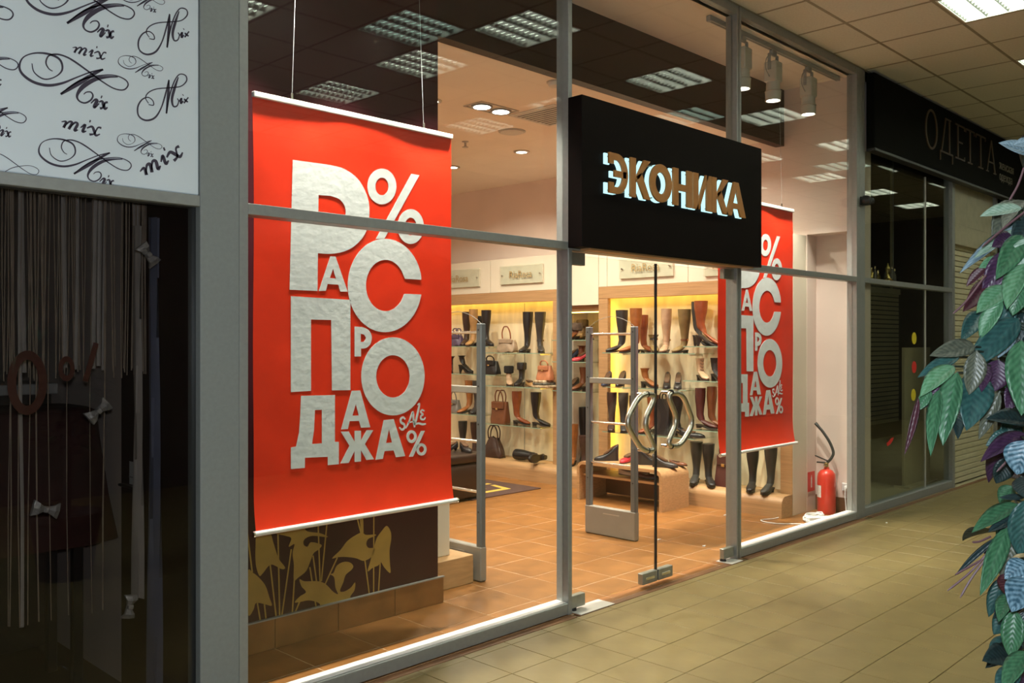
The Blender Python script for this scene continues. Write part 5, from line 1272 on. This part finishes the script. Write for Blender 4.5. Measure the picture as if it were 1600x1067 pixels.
# things inside the closed shop
t = thing('slatted_blind', 'dim slatted blind hanging inside the clothes shop window', 'blind', (8.9, .9, .5))
m_ = MB(); z = .55
while z < 1.98: m_.box((8.35, .90, z), (10.4, .912, z+.038)); z += .05
o = m_.build('slats', 'beige_dim', t); o['kind'] = 'stuff'; MB().bbox((8.35, .88, 1.98), (10.4, .93, 2.04), .003).build('head_rail', 'shutter_box', t); MB().box((8.5, .9, 2.04), (8.52, .92, 3.4)).box((10.2, .9, 2.04), (10.22, .92, 3.4)).build('hanger', 'shutter_box', t)
t = thing('display_board', 'beige upright board inside the clothes shop window', 'board', (8.7, .35, 0)); a = onY(1412, 543, .35); b_ = onY(1452, 543, .35)
MB().bbox((a.x, .34, .02), (b_.x, .37, a.z), .003).build('board', 'beige_dim', t); MB().bbox((a.x-.03, .28, .0), (b_.x+.03, .44, .02), .003).build('foot', 'beige_dim', t)
mat('gold_glass', (.55, .40, .12), .2, metal=.8, var=.2)
t = thing('glass_shelf', 'shelf with small golden bottles inside the clothes shop window', 'shelf', (8.2, .5, 1.95)); MB().bbox((7.65, .42, 2.02), (9.4, .72, 2.04), .002).build('board', 'grey_plastic', t)
for x in (7.70, 9.35): MB().tube([(x, .55, 2.04), (x, .55, 3.4)], .004, 6).build('hanger', 'grey_plastic', t)
rg_ = random.Random(9)
ORD = 'first second third fourth fifth sixth seventh eighth ninth tenth eleventh twelfth thirteenth fourteenth fifteenth sixteenth seventeenth eighteenth nineteenth twentieth twenty-first last'.split()
for i in range(22):
    x = 7.75+.073*i; h = rg_.uniform(.09, .19); r_ = rg_.uniform(.016, .026)
    o = thing('perfume_bottle', 'small bottle on the clothes shop shelf, %s from the left' % (ORD[i]), 'bottle', (x, .52+rg_.uniform(-.04, .04), 2.041), 0, 'bottles on the clothes shop shelf')
    MB().lathe([(r_, 0), (r_, h*.55), (r_*.4, h*.7), (r_*.4, h*.85)], 10).build('body', 'gold_glass' if rg_.random() < .6 else 'leather_grey', o, world=False, smooth=True)
    MB().lathe([(r_*.5, h*.85), (r_*.5, h)], 8).build('cap', 'brass', o, world=False)
t = thing('gold_figure', 'golden bell shaped figurine on the window transom', 'figurine', (7.72, .06, 1.981)); t.location.x = onY(1387, 420, .06).x
MB().lathe([(.045, 0), (.045, .01), (.02, .03), (.012, .07), (.022, .10), (.018, .12), (.008, .135), (.001, .16)], 16).build('body', 'gold_glass', t, world=False, smooth=True)
MB().lathe([(.05, 0), (.05, .006)], 16).build('base', 'brass', t, world=False)

# ------------------------------------------------------------------ leafy plant in the foreground
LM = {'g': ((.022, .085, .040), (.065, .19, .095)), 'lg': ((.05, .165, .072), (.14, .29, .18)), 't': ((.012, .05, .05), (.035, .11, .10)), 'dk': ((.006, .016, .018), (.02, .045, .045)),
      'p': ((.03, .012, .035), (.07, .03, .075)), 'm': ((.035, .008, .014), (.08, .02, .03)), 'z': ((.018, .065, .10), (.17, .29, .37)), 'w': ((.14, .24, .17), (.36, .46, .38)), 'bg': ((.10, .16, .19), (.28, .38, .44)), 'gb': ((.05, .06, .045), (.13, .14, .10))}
LMESH = {}
def leafmesh(k, bend):
    if (k, bend) in LMESH: return LMESH[(k, bend)]
    if 'leaf_'+k not in MATS: leafmat('leaf_'+k, *LM[k], vein=.15 if k == 'z' else .09, freq=46 if k == 'z' else 60)
    nu, nv = 7, 13; v = []; uv = []
    for j in range(nv):
        t_ = j/(nv-1); w_ = .5*(math.sin(math.pi*t_**.80)**.85 if 0 < t_ < 1 else 0); w_ = max(w_, .012 if t_ < .5 else .002)
        zc = -bend*(t_-.0)**2*.35+bend*.12*t_
        for i in range(nu):
            s_ = i/(nu-1)*2-1
            v.append((s_*w_, t_, zc+abs(s_)*w_*.28+.018*math.sin(9*t_+s_*2)*abs(s_)*.35)); uv.append((i/(nu-1), t_))
    n = len(v); f = []
    for j in range(nv-1):
        for i in range(nu-1): a_ = j*nu+i; f.append((a_, a_+1, a_+nu+1, a_+nu))
    th = .004; v2 = v+[(x, y, z-th) for x, y, z in v]; f2 = f+[tuple(n+q for q in c[::-1]) for c in f]
    for j in range(nv-1): a_ = j*nu; b2 = a_+nu-1; f2 += [(a_, a_+nu, n+a_+nu, n+a_), (b2, n+b2, n+b2+nu, b2+nu)]
    me = bpy.data.meshes.new('leaf'); me.from_pydata(v2, [], f2); me.update(); ul = me.uv_layers.new(name='UVMap')
    for lp in me.loops: ul.data[lp.index].uv = uv[lp.vertex_index % n]
    me.polygons.foreach_set('use_smooth', [True]*len(me.polygons)); me.materials.append(MATS['leaf_'+k]); LMESH[(k, bend)] = me; return me
TRK = atD(1655, 600, 1.80); tx_, ty_ = TRK.x, TRK.y
plant = thing('potted_plant', 'tall leafy houseplant with green, teal and purple leaves at the right edge', 'plant', (tx_, ty_, 0))
mat('pot_brown', (.10, .06, .04), .5, var=.15); mat('soil', (.03, .02, .012), .95, bump=.6, bscale=90); mat('bark', (.07, .045, .03), .8, var=.3, bump=.3); mat('twig_purple', (.12, .06, .07), .5); mat('stalk', (.022, .035, .022), .6); mat('tie_tan', (.32, .24, .12), .7)
MB().lathe([(.001, .0), (.15, 0), (.20, .36), (.215, .36), (.215, .40), (.19, .40), (.185, .355)], 28).build('pot', 'pot_brown', plant, world=False, smooth=True)
MB().lathe([(.186, .35), (.10, .362), (.001, .366)], 20).build('soil', 'soil', plant, world=False, smooth=True)
trk = [Vector((tx_, ty_, .33)), Vector((tx_+.02, ty_-.01, .8)), Vector((tx_-.015, ty_+.01, 1.3)), Vector((tx_+.01, ty_, 1.9))]
MB().tube(cr(trk, 6), [.026-.0009*i for i in range(19)], 10).build('trunk', 'bark', plant, smooth=True)
FW = Vector((CA, SA, 0))
def leaf(bx, by, tx2, ty2, wpx, k, w=1.78, dw=-.06, tilt=0, bend=.5, twig=True):
    b0 = atD(bx, by, w); t0 = atD(tx2, ty2, w+dw); d = t0-b0; L = d.length; d.normalize()
    nrm = -(atD((bx+tx2)/2, (by+ty2)/2, 1)-Vector((0, -CD, CH))).normalized(); nrm = (nrm+Vector((0, 0, .35))).normalized(); side = d.cross(nrm).normalized(); nrm = side.cross(d).normalized()
    if tilt: rm = Matrix.Rotation(R(tilt), 3, d); side = rm @ side; nrm = rm @ nrm
    o = obj('leaf', leafmesh(k, bend), None, plant, world=False)
    wm = wpx*w/F*1.3
    M4 = Matrix.Translation(b0-plant.location) @ Matrix((side.to_4d()*0+Vector((side.x, d.x, nrm.x, 0)), Vector((side.y, d.y, nrm.y, 0)), Vector((side.z, d.z, nrm.z, 0)), Vector((0, 0, 0, 1)))) @ Matrix.Diagonal((wm, L, (wm+L)/2, 1))
    o.matrix_local = M4
    if twig and bx > 1480:
        z = min(1.88, max(.6, b0.z-.04)); a_ = Vector((tx_, ty_, z)); STW.append((a_, b0))
STW = []
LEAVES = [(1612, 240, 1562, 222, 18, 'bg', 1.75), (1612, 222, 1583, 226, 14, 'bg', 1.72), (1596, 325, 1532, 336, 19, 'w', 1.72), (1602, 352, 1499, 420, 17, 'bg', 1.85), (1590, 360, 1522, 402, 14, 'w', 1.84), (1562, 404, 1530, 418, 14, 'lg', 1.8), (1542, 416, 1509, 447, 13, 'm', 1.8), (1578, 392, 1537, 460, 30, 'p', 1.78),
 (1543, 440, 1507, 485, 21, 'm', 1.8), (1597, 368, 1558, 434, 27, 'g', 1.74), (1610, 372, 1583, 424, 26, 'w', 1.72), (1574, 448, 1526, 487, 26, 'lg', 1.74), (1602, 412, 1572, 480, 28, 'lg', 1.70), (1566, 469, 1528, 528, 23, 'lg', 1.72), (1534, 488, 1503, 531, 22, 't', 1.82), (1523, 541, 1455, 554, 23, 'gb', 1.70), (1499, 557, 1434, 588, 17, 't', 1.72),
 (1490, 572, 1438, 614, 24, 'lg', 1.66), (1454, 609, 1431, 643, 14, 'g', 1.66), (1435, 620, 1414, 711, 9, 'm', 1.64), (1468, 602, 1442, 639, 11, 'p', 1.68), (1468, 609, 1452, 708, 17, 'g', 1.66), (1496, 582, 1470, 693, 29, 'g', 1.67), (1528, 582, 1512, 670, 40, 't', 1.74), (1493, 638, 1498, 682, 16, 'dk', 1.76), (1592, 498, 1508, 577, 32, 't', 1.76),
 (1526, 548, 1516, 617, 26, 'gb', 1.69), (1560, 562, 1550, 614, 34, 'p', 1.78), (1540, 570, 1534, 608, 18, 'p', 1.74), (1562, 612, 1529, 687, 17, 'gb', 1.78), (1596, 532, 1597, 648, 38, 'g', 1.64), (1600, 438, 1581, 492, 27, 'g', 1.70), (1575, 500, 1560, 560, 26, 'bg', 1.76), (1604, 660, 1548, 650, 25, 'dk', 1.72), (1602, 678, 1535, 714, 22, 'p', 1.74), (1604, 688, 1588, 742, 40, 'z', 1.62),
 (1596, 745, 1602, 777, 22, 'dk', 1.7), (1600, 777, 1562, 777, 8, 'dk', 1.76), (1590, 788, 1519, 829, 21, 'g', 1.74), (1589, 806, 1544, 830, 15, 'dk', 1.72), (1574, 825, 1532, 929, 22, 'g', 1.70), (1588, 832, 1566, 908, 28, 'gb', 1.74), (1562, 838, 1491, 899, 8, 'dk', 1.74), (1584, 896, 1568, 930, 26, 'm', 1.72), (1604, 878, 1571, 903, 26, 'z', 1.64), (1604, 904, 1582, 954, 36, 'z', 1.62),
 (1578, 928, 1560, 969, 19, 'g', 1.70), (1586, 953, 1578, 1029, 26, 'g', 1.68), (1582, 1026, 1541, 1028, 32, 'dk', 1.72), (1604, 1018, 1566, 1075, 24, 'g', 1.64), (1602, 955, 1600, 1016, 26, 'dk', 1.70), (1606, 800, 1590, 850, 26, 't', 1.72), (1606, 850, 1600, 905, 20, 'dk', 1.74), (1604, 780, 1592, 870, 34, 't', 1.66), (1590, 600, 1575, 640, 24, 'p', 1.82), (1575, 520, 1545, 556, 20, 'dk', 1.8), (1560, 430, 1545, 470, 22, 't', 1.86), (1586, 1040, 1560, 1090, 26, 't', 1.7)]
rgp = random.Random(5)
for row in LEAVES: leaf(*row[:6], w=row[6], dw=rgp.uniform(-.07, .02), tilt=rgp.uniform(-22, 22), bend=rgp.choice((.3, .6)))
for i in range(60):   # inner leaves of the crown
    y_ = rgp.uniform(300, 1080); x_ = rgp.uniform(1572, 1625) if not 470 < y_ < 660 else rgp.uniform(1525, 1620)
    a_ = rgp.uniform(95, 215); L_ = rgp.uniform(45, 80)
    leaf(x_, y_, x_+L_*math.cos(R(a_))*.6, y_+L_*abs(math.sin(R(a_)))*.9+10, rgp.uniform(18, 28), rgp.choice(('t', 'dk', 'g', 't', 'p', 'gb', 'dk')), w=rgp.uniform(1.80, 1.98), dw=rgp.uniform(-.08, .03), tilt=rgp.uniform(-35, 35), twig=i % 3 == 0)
for i in range(110):   # the rest of the crown, past the right edge of the view
    a_ = rgp.uniform(0, 6.283); z = rgp.uniform(.75, 1.93); b0 = Vector((tx_+.05*math.cos(a_), ty_+.05*math.sin(a_), z))
    if math.cos(a_)*SA-math.sin(a_)*CA < -.15: continue
    L = rgp.uniform(.11, .17); d = Vector((math.cos(a_), math.sin(a_), rgp.uniform(-.9, .3))).normalized(); b0 = b0+d*rgp.uniform(.02, .14); side = d.cross(Vector((0, 0, 1))).normalized(); nrm = side.cross(d)
    o = obj('leaf', leafmesh(rgp.choice(('g', 't', 'lg', 'p', 'dk')), .6), None, plant, world=False)
    o.matrix_local = Matrix.Translation(b0-plant.location) @ Matrix((Vector((side.x, d.x, nrm.x, 0)), Vector((side.y, d.y, nrm.y, 0)), Vector((side.z, d.z, nrm.z, 0)), Vector((0, 0, 0, 1)))) @ Matrix.Diagonal((.055, L, .10, 1)); STW.append((Vector((tx_, ty_, z)), b0))
for a_, b0 in STW:
    mid = (a_+b0)/2+FW*.07+Vector((0, 0, .01)); MB().tube(cr([a_, mid, b0], 4), .0022, 5).build('branch', 'stalk', plant)
for pts in ([(1600, 262), (1590, 290), (1577, 313)], [(1602, 330), (1570, 355), (1534, 386)], [(1560, 842), (1520, 890), (1480, 923)], [(1552, 858), (1520, 900), (1500, 934)], [(1548, 838), (1530, 846), (1519, 847)], [(1545, 868), (1515, 885), (1492, 898)], [(1540, 430), (1510, 470), (1489, 490)], [(1598, 690), (1578, 715), (1557, 737)]):
    MB().tube(cr([atD(x, y, 1.74) for x, y in pts], 4), [.0022]*8+[.0008], 5).build('twig', 'twig_purple', plant)
MB().tube(cr([atD(1610, 868, 1.66), atD(1592, 868, 1.65), atD(1581, 876, 1.66)], 5), .004, 6).build('tie', 'tie_tan', plant)
